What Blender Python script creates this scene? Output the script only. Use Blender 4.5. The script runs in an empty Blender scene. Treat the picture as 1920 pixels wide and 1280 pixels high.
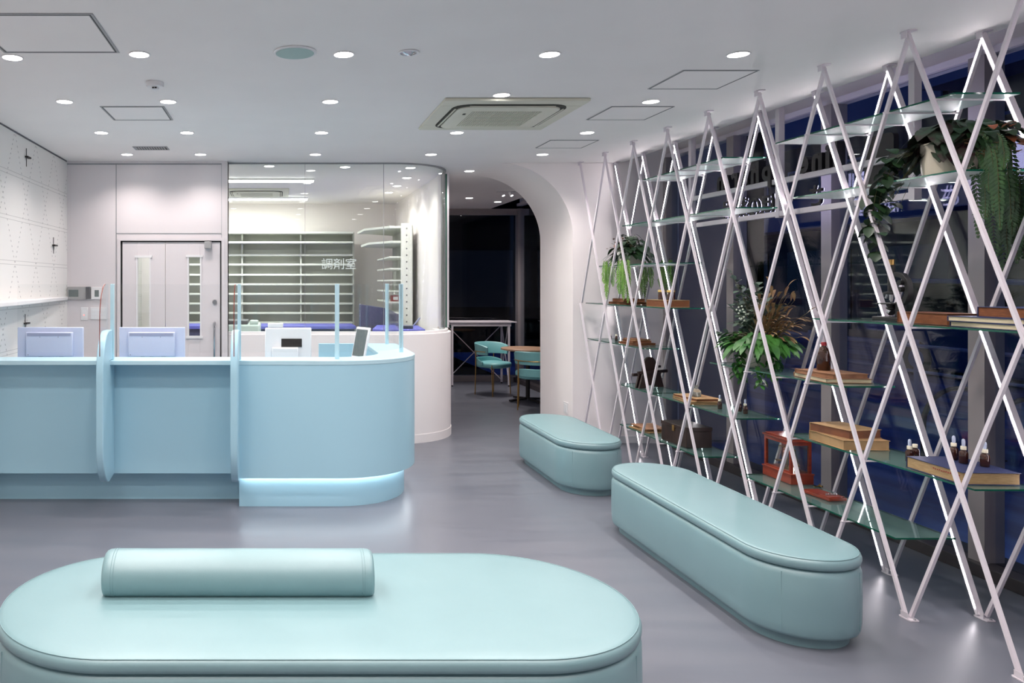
import bpy, bmesh, math, random
from math import sin, cos, pi, radians as R, sqrt
from mathutils import Vector, Matrix

S = bpy.context.scene
C = S.collection

# ------------------------------------------------------------------ camera, world, exposure
cam = bpy.data.cameras.new('camera')
cam.lens = 27.0; cam.sensor_width = 36.0; cam.sensor_fit = 'HORIZONTAL'
cam.shift_x = (960 - 523) / 1920.0
cam.shift_y = -(640 - 530) / 1920.0
cam.clip_start = 0.05; cam.clip_end = 200
camo = bpy.data.objects.new('camera', cam); C.objects.link(camo)
camo.location = (0, 0, 1.6); camo.rotation_euler = (pi/2, 0, 0)
S.camera = camo
S.view_settings.view_transform = 'Standard'; S.view_settings.look = 'None'
S.view_settings.gamma = 1.0; S.view_settings.use_curve_mapping = False
S.view_settings.exposure = 0.5
S.cycles.use_denoising = True
S.cycles.max_bounces = 14; S.cycles.diffuse_bounces = 6; S.cycles.glossy_bounces = 5
S.cycles.transparent_max_bounces = 24; S.cycles.transmission_bounces = 6
S.cycles.caustics_reflective = False; S.cycles.caustics_refractive = False
S.cycles.sample_clamp_indirect = 4.0
W = bpy.data.worlds.new('dusk'); S.world = W; W.use_nodes = True
W.node_tree.nodes['Background'].inputs[0].default_value = (0.04, 0.085, 0.23, 1)
W.node_tree.nodes['Background'].inputs[1].default_value = 0.7

DOWN_W = 21.0       # one ceiling downlight, watts
LED_E = 29.0        # glow of the rack's strips

# ------------------------------------------------------------------ materials
def srgb(r, g, b):
    f = lambda c: (c/255/12.92) if c/255 <= 0.04045 else ((c/255+0.055)/1.055)**2.4
    return (f(r), f(g), f(b), 1)
def mat(name, col, rough=0.5, metal=0.0, spec=0.5, emit=None, es=1.0, coat=0.0):
    m = bpy.data.materials.new(name); m.use_nodes = True
    b = m.node_tree.nodes['Principled BSDF']
    b.inputs['Base Color'].default_value = col
    b.inputs['Roughness'].default_value = rough
    b.inputs['Metallic'].default_value = metal
    b.inputs['Specular IOR Level'].default_value = spec
    b.inputs['Coat Weight'].default_value = coat
    if emit:
        b.inputs['Emission Color'].default_value = emit
        b.inputs['Emission Strength'].default_value = es
    return m
def N(m, t, **k):
    n = m.node_tree.nodes.new(t)
    for a, v in k.items(): setattr(n, a, v)
    return n
def LK(m, a, b): m.node_tree.links.new(a, b)
def noisy(name, c1, c2, scale=8, rough=0.5, bump=0.0, bscale=200, stretch=(1,1,1), spec=0.5, metal=0.0, r2=None, detail=4):
    m = mat(name, c1, rough, metal, spec)
    b = m.node_tree.nodes['Principled BSDF']
    tc = N(m, 'ShaderNodeTexCoord'); mp = N(m, 'ShaderNodeMapping')
    mp.inputs['Scale'].default_value = stretch
    LK(m, tc.outputs['Object'], mp.inputs['Vector'])
    nz = N(m, 'ShaderNodeTexNoise'); nz.inputs['Scale'].default_value = scale; nz.inputs['Detail'].default_value = detail
    LK(m, mp.outputs[0], nz.inputs['Vector'])
    rp = N(m, 'ShaderNodeValToRGB')
    rp.color_ramp.elements[0].color = c1; rp.color_ramp.elements[1].color = c2
    rp.color_ramp.elements[0].position = 0.35; rp.color_ramp.elements[1].position = 0.65
    LK(m, nz.outputs[0], rp.inputs[0]); LK(m, rp.outputs[0], b.inputs['Base Color'])
    if bump:
        n2 = N(m, 'ShaderNodeTexNoise'); n2.inputs['Scale'].default_value = bscale
        LK(m, tc.outputs['Object'], n2.inputs['Vector'])
        bp = N(m, 'ShaderNodeBump'); bp.inputs['Strength'].default_value = bump; bp.inputs['Distance'].default_value = 0.002
        LK(m, n2.outputs[0], bp.inputs['Height']); LK(m, bp.outputs[0], b.inputs['Normal'])
    return m
def thin_glass(name, tint, ior=1.5, pw_=3.4, top=0.9, frost=False, diff=0.0, dcol=(0.6,0.75,0.7,1), rough=0.0, boost=1.0):
    m = bpy.data.materials.new(name); m.use_nodes = True
    nt = m.node_tree; nt.nodes.clear()
    out = N(m, 'ShaderNodeOutputMaterial'); tr = N(m, 'ShaderNodeBsdfTransparent'); gl = N(m, 'ShaderNodeBsdfGlossy')
    tr.inputs[0].default_value = tint; gl.inputs['Roughness'].default_value = rough
    fr = N(m, 'ShaderNodeFresnel'); fr.inputs[0].default_value = ior
    # the same reflectance from both sides of the sheet
    geo = N(m, 'ShaderNodeNewGeometry'); cmb = N(m, 'ShaderNodeMix'); cmb.data_type = 'FLOAT'
    cmb.inputs[2].default_value = ior; cmb.inputs[3].default_value = 1/ior
    LK(m, geo.outputs['Backfacing'], cmb.inputs[0])
    mx = N(m, 'ShaderNodeMixShader')
    lw = N(m, 'ShaderNodeLayerWeight'); lw.inputs[0].default_value = 0.5
    mr = N(m, 'ShaderNodeMapRange'); mr.inputs[3].default_value = 0.045*boost; mr.inputs[4].default_value = top
    pw = N(m, 'ShaderNodeMath', operation='POWER'); pw.inputs[1].default_value = pw_
    LK(m, lw.outputs['Facing'], pw.inputs[0]); LK(m, pw.outputs[0], mr.inputs[0])
    LK(m, mr.outputs[0], mx.inputs[0])
    base = tr.outputs[0]
    if diff > 0:
        df = N(m, 'ShaderNodeBsdfDiffuse'); df.inputs[0].default_value = dcol
        tl = N(m, 'ShaderNodeBsdfTranslucent'); tl.inputs[0].default_value = dcol
        m2 = N(m, 'ShaderNodeMixShader'); m2.inputs[0].default_value = 0.5
        LK(m, df.outputs[0], m2.inputs[1]); LK(m, tl.outputs[0], m2.inputs[2])
        m3 = N(m, 'ShaderNodeMixShader'); m3.inputs[0].default_value = diff
        LK(m, tr.outputs[0], m3.inputs[1]); LK(m, m2.outputs[0], m3.inputs[2])
        base = m3.outputs[0]
        if frost:      # the underside is etched, the upper face polished
            g2 = N(m, 'ShaderNodeNewGeometry'); sx = N(m, 'ShaderNodeSeparateXYZ'); LK(m, g2.outputs['Normal'], sx.inputs[0])
            # shading normal flips toward the viewer: undo with Backfacing
            sg = N(m, 'ShaderNodeMath', operation='MULTIPLY_ADD'); LK(m, g2.outputs['Backfacing'], sg.inputs[0]); sg.inputs[1].default_value = -2.0; sg.inputs[2].default_value = 1.0
            ml = N(m, 'ShaderNodeMath', operation='MULTIPLY'); LK(m, sx.outputs[2], ml.inputs[0]); LK(m, sg.outputs[0], ml.inputs[1])
            lt = N(m, 'ShaderNodeMath', operation='LESS_THAN'); LK(m, ml.outputs[0], lt.inputs[0]); lt.inputs[1].default_value = -0.5
            q1 = N(m, 'ShaderNodeMath', operation='MULTIPLY_ADD'); LK(m, lt.outputs[0], q1.inputs[0]); q1.inputs[1].default_value = diff; q1.inputs[2].default_value = 0.16
            LK(m, q1.outputs[0], m3.inputs[0])
            q2 = N(m, 'ShaderNodeMath', operation='MULTIPLY'); LK(m, lt.outputs[0], q2.inputs[0]); q2.inputs[1].default_value = 0.5
            LK(m, q2.outputs[0], gl.inputs['Roughness'])
    LK(m, base, mx.inputs[1]); LK(m, gl.outputs[0], mx.inputs[2]); LK(m, mx.outputs[0], out.inputs[0])
    nt.nodes.remove(fr); nt.nodes.remove(geo); nt.nodes.remove(cmb)
    return m
def emis(name, col, st):
    m = bpy.data.materials.new(name); m.use_nodes = True; nt = m.node_tree; nt.nodes.clear()
    o = N(m, 'ShaderNodeOutputMaterial'); e = N(m, 'ShaderNodeEmission')
    e.inputs[0].default_value = col; e.inputs[1].default_value = st; LK(m, e.outputs[0], o.inputs[0]); return m

M = {}
M['ceiling'] = noisy('ceiling_paint', srgb(240,235,233), srgb(243,238,236), 2, 0.7)
M['white'] = noisy('white_paint', srgb(240,233,232), srgb(243,236,235), 2, 0.55)
M['panel'] = noisy('panel_laminate', srgb(218,211,213), srgb(222,215,217), 1.5, 0.32)
M['satin'] = mat('white_satin', srgb(232,230,231), 0.35)
M['steel_white'] = mat('white_powdercoat', srgb(222,214,220), 0.4)
M['black'] = mat('black_matt', srgb(18,17,18), 0.55)
M['dark_gap'] = mat('door_gap_black', srgb(14,12,14), 0.7)
M['chrome'] = mat('chrome', srgb(200,200,205), 0.15, 1.0)
M['steel'] = mat('brushed_steel', srgb(170,170,172), 0.35, 1.0)
M['alu'] = mat('anodised_aluminium', srgb(158,150,150), 0.42, 0.15)
M['alu_dark'] = mat('dark_aluminium', srgb(70,64,66), 0.45, 0.2)
M['brass'] = mat('brass', srgb(186,150,92), 0.28, 1.0)
M['teal_leather'] = noisy('mint_leather', srgb(117,150,155), srgb(120,153,158), 5, 0.42, 0.12, 420, spec=1.0)
_l = M['teal_leather'].node_tree.nodes['Principled BSDF']; _l.inputs['Coat Weight'].default_value = 0.2; _l.inputs['Coat Roughness'].default_value = 0.4
M['counter'] = mat('sky_blue_laminate', srgb(166,206,222), 0.32)
M['counter_top'] = mat('pale_blue_laminate', srgb(182,214,225), 0.3)
M['mon'] = mat('lilac_white_plastic', srgb(196,202,226), 0.45)
M['mon_d'] = mat('lilac_shadow_plastic', srgb(150,154,182), 0.5)
M['pos'] = mat('white_plastic', srgb(236,236,238), 0.3)
M['screen'] = mat('dark_screen', srgb(24,26,26), 0.12)
M['screen_g'] = mat('grey_lcd', srgb(92,104,104), 0.2)
M['grey'] = mat('grey_plastic', srgb(160,158,158), 0.5)
M['greyd'] = mat('charcoal_plastic', srgb(70,72,78), 0.5)
M['shelfwhite'] = mat('shelf_white', srgb(226,227,220), 0.5)
M['shelfgrey'] = mat('shelf_grey_back', srgb(186,188,181), 0.6)
M['purple_d'] = mat('dark_violet_panel', srgb(60,62,98), 0.5)
M['purple'] = mat('violet_blue_worktop', srgb(96,98,190), 0.45)
M['machine'] = mat('pale_green_grey_plastic', srgb(206,220,216), 0.4)
M['wood'] = noisy('oak_top', srgb(196,160,132), srgb(176,138,110), 6, 0.4, stretch=(1,8,1))
M['darkwood'] = noisy('dark_walnut', srgb(52,32,26), srgb(34,21,18), 6, 0.5, stretch=(1,8,1))
M['redwood'] = noisy('red_mahogany', srgb(150,58,34), srgb(116,40,24), 7, 0.3, stretch=(1,1,6))
M['paper'] = noisy('aged_pages', srgb(176,146,104), srgb(152,122,84), 30, 0.8, stretch=(1,1,14))
M['paper_w'] = noisy('cream_pages', srgb(214,200,168), srgb(196,182,150), 30, 0.8, stretch=(1,1,14))
M['paper_o'] = noisy('amber_pages', srgb(130,76,40), srgb(104,58,30), 30, 0.8, stretch=(1,1,14))
M['book_tan'] = noisy('tan_cover', srgb(152,108,76), srgb(128,88,62), 14, 0.7)
M['book_brown'] = noisy('brown_cover', srgb(120,72,44), srgb(96,56,36), 14, 0.7)
M['book_navy'] = mat('navy_cover', srgb(38,46,84), 0.55)
M['book_kraft'] = noisy('kraft_cover', srgb(174,140,98), srgb(156,122,84), 14, 0.8)
M['book_dark'] = mat('dark_brown_cover', srgb(60,38,30), 0.6)
M['amber'] = mat('amber_glass', srgb(56,24,9), 0.06, 0, 0.8)
M['rubber'] = mat('pale_blue_rubber', srgb(190,198,222), 0.35)
M['collar'] = mat('cream_collar', srgb(230,222,200), 0.45)
M['gold'] = mat('gold_lid', srgb(214,180,110), 0.35, 0.7)
M['redcap'] = mat('red_cap', srgb(140,18,30), 0.4)
M['clearjar'] = mat('clear_bottle_glass', srgb(225,228,220), 0.06)
_b = M['clearjar'].node_tree.nodes['Principled BSDF']; _b.inputs['Transmission Weight'].default_value = 0.75
M['pot_cream'] = noisy('cream_glazed_pot', srgb(206,196,176), srgb(198,187,168), 4, 0.12)
M['pot_matt'] = noisy('cream_matt_pot', srgb(212,204,192), srgb(202,193,180), 4, 0.5)
M['soil'] = noisy('soil', srgb(44,32,24), srgb(26,20,16), 40, 0.9)
M['leaf_dark'] = noisy('dark_leaf', srgb(38,64,36), srgb(24,44,28), 12, 0.4)
M['leaf_beg'] = noisy('begonia_leaf', srgb(62,84,66), srgb(58,28,36), 26, 0.4)
M['leaf_green'] = noisy('bright_leaf', srgb(64,120,46), srgb(40,88,38), 12, 0.45)
M['leaf_lime'] = noisy('lime_fern', srgb(120,164,66), srgb(84,130,50), 12, 0.5)
M['leaf_fern'] = noisy('hanging_fern', srgb(52,88,42), srgb(32,58,32), 12, 0.5)
M['leaf_euc'] = noisy('blue_green_leaf', srgb(86,104,88), srgb(56,76,68), 12, 0.5)
M['leaf_dry'] = noisy('dried_leaf', srgb(150,124,84), srgb(112,80,54), 12, 0.7)
M['leaf_pink'] = noisy('dusty_pink_petals', srgb(178,140,124), srgb(120,84,74), 30, 0.7)
M['leaf_red'] = noisy('rust_leaf', srgb(140,72,44), srgb(70,70,40), 14, 0.6)
M['stem'] = mat('stem', srgb(84,80,48), 0.7)
M['berry'] = mat('pale_berry', srgb(214,222,206), 0.4)
M['dusk_lit_asphalt'] = noisy('dusk_lit_asphalt', srgb(76,104,170), srgb(42,60,112), 3, 0.6, stretch=(1,.25,1))  # blue dusk light and its brighter patches put into the street colour
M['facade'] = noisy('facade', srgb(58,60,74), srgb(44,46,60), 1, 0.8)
M['facade_b'] = mat('dusk_lit_band', srgb(96,112,166), 0.8)  # tinted blue to carry the dusk light in the colour
M['facade_w'] = mat('facade_window', srgb(16,18,24), 0.2)
M['facade_k'] = mat('blackout_matt', srgb(7,7,8), 0.95, spec=0.0)  # darkness outside the far window painted as near-black
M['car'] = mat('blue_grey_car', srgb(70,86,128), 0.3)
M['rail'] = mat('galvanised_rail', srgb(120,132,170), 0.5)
M['vent'] = mat('ivory_plastic', srgb(214,212,196), 0.5)
M['vent_d'] = mat('vent_shadow', srgb(52,52,46), 0.8)
M['vent_m'] = mat('grille_olive', srgb(160,158,140), 0.6)
M['trimgrey'] = mat('hatch_trim', srgb(150,151,154), 0.45)
M['speaker'] = mat('speaker_grille', srgb(168,192,188), 0.7)
M['edge'] = mat('green_glass_edge', srgb(20,84,66), 0.1)
M['teal_chair'] = noisy('teal_chair_leather', srgb(124,186,188), srgb(128,190,192), 5, 0.4)
M['glass'] = thin_glass('window_glass', (0.92,0.94,0.96,1), boost=0.75, pw_=4.4)
M['pglass'] = thin_glass('partition_glass', (0.95,0.985,0.965,1), boost=1.0)
M['screen_glass'] = thin_glass('acrylic_screen', (0.985,0.99,0.99,1), boost=0.6, top=0.25)
M['shelf_glass'] = thin_glass('frosted_shelf_glass', (0.72,0.84,0.81,1), diff=0.5, dcol=(0.33,0.54,0.50,1), frost=True)
M['case_glass'] = thin_glass('case_glass', (0.9,0.93,0.9,1))
M['lamp'] = emis('lamp_disc', (1,0.97,0.95,1), 14)
M['led'] = emis('led_strip', (1,0.93,0.98,1), LED_E)
M['tube'] = emis('led_tube', (1,1,0.97,1), 9)
M['undled'] = emis('plinth_led', (0.93,0.98,1,1), 13.0)
M['signface'] = emis('sign_face', (0.62,0.6,1,1), 7)
M['redled'] = emis('red_indicator', (1,0.12,0.1,1), 3)
M['warm'] = emis('warm_window', (1,0.5,0.15,1), 2.0)
M['letter'] = mat('dark_letter', srgb(17,13,17), 0.55)
M['glassprint'] = mat('white_print', srgb(226,234,230), 0.6)

# floor: lilac-grey vinyl planks
def floor_mat():
    m = mat('vinyl_floor', srgb(150,150,162), 0.33, spec=0.45)
    b = m.node_tree.nodes['Principled BSDF']
    tc = N(m, 'ShaderNodeTexCoord'); mp = N(m, 'ShaderNodeMapping'); mp.inputs['Scale'].default_value = (0.7, 4.5, 1)
    LK(m, tc.outputs['Object'], mp.inputs[0])
    nz = N(m, 'ShaderNodeTexNoise'); nz.inputs['Scale'].default_value = 1.6; nz.inputs['Detail'].default_value = 6; nz.inputs['Distortion'].default_value = 0.6
    LK(m, mp.outputs[0], nz.inputs['Vector'])
    rp = N(m, 'ShaderNodeValToRGB')
    rp.color_ramp.elements[0].position = 0.3; rp.color_ramp.elements[0].color = srgb(101,104,114)
    rp.color_ramp.elements[1].position = 0.7; rp.color_ramp.elements[1].color = srgb(109,111,120)
    LK(m, nz.outputs[0], rp.inputs[0]); LK(m, rp.outputs[0], b.inputs['Base Color'])
    r2 = N(m, 'ShaderNodeMapRange'); r2.inputs[3].default_value = 0.24; r2.inputs[4].default_value = 0.42
    LK(m, nz.outputs[0], r2.inputs[0]); LK(m, r2.outputs[0], b.inputs['Roughness'])
    return m
M['floor'] = floor_mat()

# left wall: white panels, double seam lines, dotted zigzag of the same pitch as the rack
def panelwall_mat():
    m = mat('printed_panel_wall', srgb(226,224,221), 0.4)
    b = m.node_tree.nodes['Principled BSDF']
    tc = N(m, 'ShaderNodeTexCoord'); sp = N(m, 'ShaderNodeSeparateXYZ'); LK(m, tc.outputs['Object'], sp.inputs[0])
    def mth(op, a, bb=None, c=None):
        n = N(m, 'ShaderNodeMath', operation=op)
        for i, v in enumerate((a, bb, c)):
            if v is None: continue
            if isinstance(v, (int, float)): n.inputs[i].default_value = v
            else: LK(m, v, n.inputs[i])
        return n.outputs[0]
    y, z = sp.outputs[1], sp.outputs[2]
    zf = mth('MODULO', mth('ADD', z, 0.35-0.01+0.02), 0.35)       # seams every 35 cm
    s1 = mth('LESS_THAN', mth('ABSOLUTE', mth('SUBTRACT', zf, 0.004)), 0.0022)
    s2 = mth('LESS_THAN', mth('ABSOLUTE', mth('SUBTRACT', zf, 0.034)), 0.0022)
    seam = mth('MAXIMUM', s1, s2)
    k = 0.525
    def fam(sign):
        u = mth('ADD', mth('DIVIDE', mth('ADD', y, mth('MULTIPLY', z, sign*0.5)), k), 0.252 if sign > 0 else -0.414)
        fr = mth('ABSOLUTE', mth('SUBTRACT', mth('FRACT', u), 0.5))
        return mth('LESS_THAN', fr, 0.013)
    lines = mth('MAXIMUM', fam(1), fam(-1))
    dots = mth('LESS_THAN', mth('FRACT', mth('DIVIDE', z, 0.04)), 0.36)
    dl = mth('MULTIPLY', lines, dots)
    f = mth('MAXIMUM', mth('MULTIPLY', seam, 0.45), mth('MULTIPLY', dl, 0.6))
    mx = N(m, 'ShaderNodeMix'); mx.data_type = 'RGBA'
    LK(m, f, mx.inputs[0]); mx.inputs[6].default_value = srgb(226,224,221); mx.inputs[7].default_value = srgb(112,110,112)
    LK(m, mx.outputs[2], b.inputs['Base Color'])
    return m
M['panelwall'] = panelwall_mat()

# ------------------------------------------------------------------ mesh builder
class MB:
    def __init__(s): s.v = []; s.f = []
    def add(s, vs, fs):
        n = len(s.v); s.v += [tuple(v) for v in vs]; s.f += [tuple(i+n for i in f) for f in fs]; return s
    def box(s, x0, x1, y0, y1, z0, z1):
        return s.add([(x0,y0,z0),(x1,y0,z0),(x1,y1,z0),(x0,y1,z0),(x0,y0,z1),(x1,y0,z1),(x1,y1,z1),(x0,y1,z1)],
                     [(0,3,2,1),(4,5,6,7),(0,1,5,4),(1,2,6,5),(2,3,7,6),(3,0,4,7)])
    def cbox(s, c, d, rz=0, mtx=None):
        m = mtx or (Matrix.Translation(c) @ Matrix.Rotation(rz, 4, 'Z'))
        t = MB().box(-d[0]/2, d[0]/2, -d[1]/2, d[1]/2, -d[2]/2, d[2]/2)
        return s.add([m @ Vector(v) for v in t.v], t.f)
    def bar(s, p, q, w, h, side=(1,0,0)):
        p, q = Vector(p), Vector(q); d = (q-p).normalized(); sx = Vector(side)
        sx = (sx - d*sx.dot(d)).normalized(); sy = d.cross(sx)
        vs = []
        for e in (p, q):
            for a, b in ((-1,-1),(1,-1),(1,1),(-1,1)): vs.append(e + sx*a*w/2 + sy*b*h/2)
        return s.add(vs, [(0,3,2,1),(4,5,6,7),(0,1,5,4),(1,2,6,5),(2,3,7,6),(3,0,4,7)])
    def prism(s, pts, z0, z1):
        n = len(pts); vs = [(x,y,z0) for x,y in pts] + [(x,y,z1) for x,y in pts]
        return s.add(vs, [tuple(range(n-1,-1,-1)), tuple(range(n,2*n))] + [(i,(i+1)%n,n+(i+1)%n,n+i) for i in range(n)])
    def prism_axis(s, pts, a0, a1, axis):
        n = len(pts); vs = []
        for a in (a0, a1):
            for u, w in pts: vs.append((u,a,w) if axis == 'y' else (a,u,w))
        return s.add(vs, [tuple(range(n-1,-1,-1)), tuple(range(n,2*n))] + [(i,(i+1)%n,n+(i+1)%n,n+i) for i in range(n)])
    def loft(s, rings, cap0=True, cap1=True, closed=True):
        n = len(rings[0]); vs = [v for r in rings for v in r]; fs = []
        for k in range(len(rings)-1):
            for i in range(n if closed else n-1):
                j = (i+1) % n; fs.append((k*n+i, k*n+j, (k+1)*n+j, (k+1)*n+i))
        if cap0: fs.append(tuple(range(n-1,-1,-1)))
        if cap1: fs.append(tuple(range((len(rings)-1)*n, len(rings)*n)))
        return s.add(vs, fs)
    def lathe(s, prof, c=(0,0,0), n=24, cap=True):
        rings = [[(c[0]+r*cos(2*pi*i/n), c[1]+r*sin(2*pi*i/n), c[2]+z) for i in range(n)] for r, z in prof]
        return s.loft(rings, cap, cap)
    def cyl(s, p, q, r, n=12, r2=None):
        return s.tube([p, q], r, n, r2)
    def tube(s, pts, r, n=8, r2=None):
        pts = [Vector(p) for p in pts]; rings = []; up = Vector((0,0,1))
        for i, p in enumerate(pts):
            d = (pts[min(i+1,len(pts)-1)] - pts[max(i-1,0)]).normalized()
            if i == 0:
                a = up if abs(d.z) < 0.9 else Vector((1,0,0)); u = d.cross(a).normalized()
            else: u = (u - d*u.dot(d)).normalized()
            w = d.cross(u)
            rr = r if r2 is None else r + (r2-r)*i/(len(pts)-1)
            rings.append([p + u*rr*cos(2*pi*k/n) + w*rr*sin(2*pi*k/n) for k in range(n)])
        return s.loft(rings)
    def strip(s, a, b, z0, z1):
        # solid band between two plan polylines of equal length
        n = len(a); vs = []
        for (p, q) in zip(a, b): vs += [(p[0],p[1],z0),(q[0],q[1],z0),(q[0],q[1],z1),(p[0],p[1],z1)]
        fs = [(3,2,1,0), ((n-1)*4,(n-1)*4+1,(n-1)*4+2,(n-1)*4+3)]
        for i in range(n-1):
            o = i*4; t = o+4
            for k in range(4): fs.append((o+k, o+(k+1)%4, t+(k+1)%4, t+k))
        return s.add(vs, fs)
    def leaf(s, p, d, L, w, droop=0.3, up=(0,0,1), n=6, fold=0.18):
        p = Vector(p); d = Vector(d).normalized(); u = Vector(up)
        side = d.cross(u)
        if side.length < 1e-3: side = Vector((1,0,0))
        side.normalize(); nn = side.cross(d).normalized()
        vs = []; 
        for i in range(n+1):
            t = i/n; c = p + d*L*t - Vector((0,0,1))*droop*L*t*t
            ww = w*0.5*(sin(pi*min(1, t*0.93+0.05))**0.75)
            if i == n: ww = w*0.02
            vs += [c - side*ww + nn*fold*ww, c, c + side*ww + nn*fold*ww]
        fs = []
        for i in range(n):
            o = i*3; fs += [(o,o+1,o+4,o+3),(o+1,o+2,o+5,o+4)]
        return s.add(vs, fs)

ORG = {}
def build(name, mb, material, parent=None, smooth=False, bev=0.0, segs=2, label=None, angle=38):
    me = bpy.data.meshes.new(name)
    o = bpy.data.objects.new(name, me); C.objects.link(o)
    og = Vector((0,0,0))
    if parent is not None:
        o.parent = parent; og = ORG.get(parent.name, og)
    vs = [(v[0]-og[0], v[1]-og[1], v[2]-og[2]) for v in mb.v] if og.length else mb.v
    me.from_pydata([tuple(v) for v in vs], [], mb.f)
    bm = bmesh.new(); bm.from_mesh(me)
    if not name.startswith('foliage'): bmesh.ops.recalc_face_normals(bm, faces=bm.faces)
    bm.to_mesh(me); bm.free()
    if smooth:
        me.polygons.foreach_set('use_smooth', [True]*len(me.polygons))
        me.set_sharp_from_angle(angle=R(angle))
    me.materials.append(material)
    ORG[o.name] = og
    if bev:
        b = o.modifiers.new('bevel', 'BEVEL'); b.width = bev; b.segments = segs; b.limit_method = 'ANGLE'; b.angle_limit = R(40)
        b.harden_normals = False
        if not smooth:
            me.polygons.foreach_set('use_smooth', [True]*len(me.polygons)); me.set_sharp_from_angle(angle=R(60))
    if label: o['label'] = label
    return o
def thing(name, label, cat, loc=(0,0,0), rz=0, group=None, local=False):
    o = bpy.data.objects.new(name, None); C.objects.link(o); o.location = loc; o.rotation_euler = (0,0,rz)
    o.empty_display_size = 0.05
    ORG[o.name] = Vector((0,0,0)) if local else Vector(loc)
    o['label'] = label; o['category'] = cat
    if group: o['group'] = group
    return o
def tag(o, label, cat, group=None):
    o['label'] = label; o['category'] = cat
    if group: o['group'] = group
    return o
def struct(name, mb, material, **k):
    o = build(name, mb, material, **k); o['kind'] = 'structure'; return o
def kids(o): return [c for c in bpy.data.objects if c.parent == o]
def dup(root, loc, rz=None, label=None, group=None):
    r = root.copy(); C.objects.link(r); r.location = loc
    if rz is not None: r.rotation_euler = (0,0,rz)
    if label: r['label'] = label
    if group: r['group'] = group
    for ch in kids(root):
        c = ch.copy(); C.objects.link(c); c.parent = r
        for g in kids(ch):
            d = g.copy(); C.objects.link(d); d.parent = c
    return r
def arc(cx, cy, r, a0, a1, n):
    return [(cx + r*cos(a0+(a1-a0)*i/n), cy + r*sin(a0+(a1-a0)*i/n)) for i in range(n+1)]

CH = 2.8        # ceiling height
XL = -2.09      # left wall
YB = -2.6       # wall behind the camera
YF = 12.5       # far window of the side room

# ------------------------------------------------------------------ the shell
struct('floor', MB().box(XL-0.1, 4.1, YB-0.1, YF+0.2, -0.1, 0), M['floor'])
struct('ceiling', MB().box(XL-0.1, 3.43, YB-0.1, YF+0.2, CH, CH+0.12), M['ceiling'])
struct('ceiling_pocket', MB().box(3.40, 4.1, YB-0.1, YF+0.2, 3.02, 3.12), M['ceiling'])
struct('trim_1', MB().box(3.40, 3.43, YB-0.1, YF, CH+0.121, 3.02), M['ceiling'])
struct('trim_2', MB().box(3.95, 4.1, YB-0.1, YF+0.1, 2.885, 3.02), M['white'])
struct('wall_left', MB().box(XL-0.1, XL, YB, 12.0, 0, CH), M['panelwall'])
struct('wall_rear', MB().box(XL-0.1, 4.0, YB-0.1, YB, 0, CH+0.2), M['white'])
struct('trim_3', MB().box(XL, XL+0.006, YB, 7.55, CH-0.012, CH-0.001), M['greyd'])

# door wall at Y=7.58 with the opening of the double door
Y1 = 7.58
DX0, DX1, DZ = (226-523)*Y1/1440, (416-523)*Y1/1440, 2.015
wb = MB().box(XL, DX0-0.03, Y1, Y1+0.14, 0, CH).box(DX1+0.03, -0.505, Y1, Y1+0.14, 0, CH).box(DX0-0.03, DX1+0.03, Y1, Y1+0.14, DZ+0.03, CH)
struct('wall_back', wb, M['panel'])
sm = MB()
for x, z0, z1 in ((-1.606, 0, CH-0.03), (-0.565, 0, CH-0.03)):
    sm.box(x-0.004, x+0.004, Y1-0.003, Y1+0.01, z0, z1)
sm.box(-1.606, -0.565, Y1-0.003, Y1+0.01, 2.083, 2.091).box(XL, -0.505, Y1-0.004, Y1+0.01, CH-0.035, CH-0.022)
struct('trim_4', sm, M['trimgrey'])
# door frame, leaves
fr = MB().box(DX0-0.03, DX0+0.0, Y1-0.012, Y1+0.14, 0, DZ+0.03).box(DX1, DX1+0.03, Y1-0.012, Y1+0.14, 0, DZ+0.03).box(DX0, DX1, Y1-0.012, Y1+0.14, DZ, DZ+0.03)
d1 = struct('door_1', fr, M['panel'])
build('door_gap_dark', MB().box(DX0, DX0+0.016, Y1+0.01, Y1+0.09, 0, DZ).box(DX1-0.016, DX1, Y1+0.01, Y1+0.09, 0, DZ).box(DX0, DX1, Y1+0.01, Y1+0.09, DZ-0.012, DZ), M['dark_gap'], d1)  # black strips stand for the darkness in the gaps round the leaves
def leaf_door(x0, x1, wx0, wx1, wz0, wz1):
    y0, y1 = Y1+0.004, Y1+0.044
    b = MB().box(x0, wx0, y0, y1, 0.008, DZ-0.014).box(wx1, x1, y0, y1, 0.008, DZ-0.014).box(wx0, wx1, y0, y1, 0.008, wz0).box(wx0, wx1, y0, y1, wz1, DZ-0.014)
    l = build('door_leaf', b, M['panel'], d1, bev=0.002)
    t = 0.014
    build('window_trim', MB().box(wx0-t, wx0, y0-0.008, y0, wz0-t, wz1+t).box(wx1, wx1+t, y0-0.008, y0, wz0-t, wz1+t).box(wx0-t*2, wx1+t*2, y0-0.012, y0, wz0-t*1.6, wz0).box(wx0-t*2, wx1+t*2, y0-0.012, y0, wz1, wz1+t*1.6), M['satin'], l)
    build('pane', MB().box(wx0, wx1, y0+0.016, y0+0.02, wz0, wz1), M['pglass'], l)
    return l
def px(x, y=Y1): return (x-523)*y/1440
def pz(v, y=Y1): return 1.6-(v-530)*y/1440
leaf_door(DX0+0.018, px(310)-0.003, px(258), px(280), 0.9, pz(483))
lr = leaf_door(px(310)+0.003, DX1-0.018, px(354), px(375), pz(630), pz(482))
hx = px(402.5)
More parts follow.
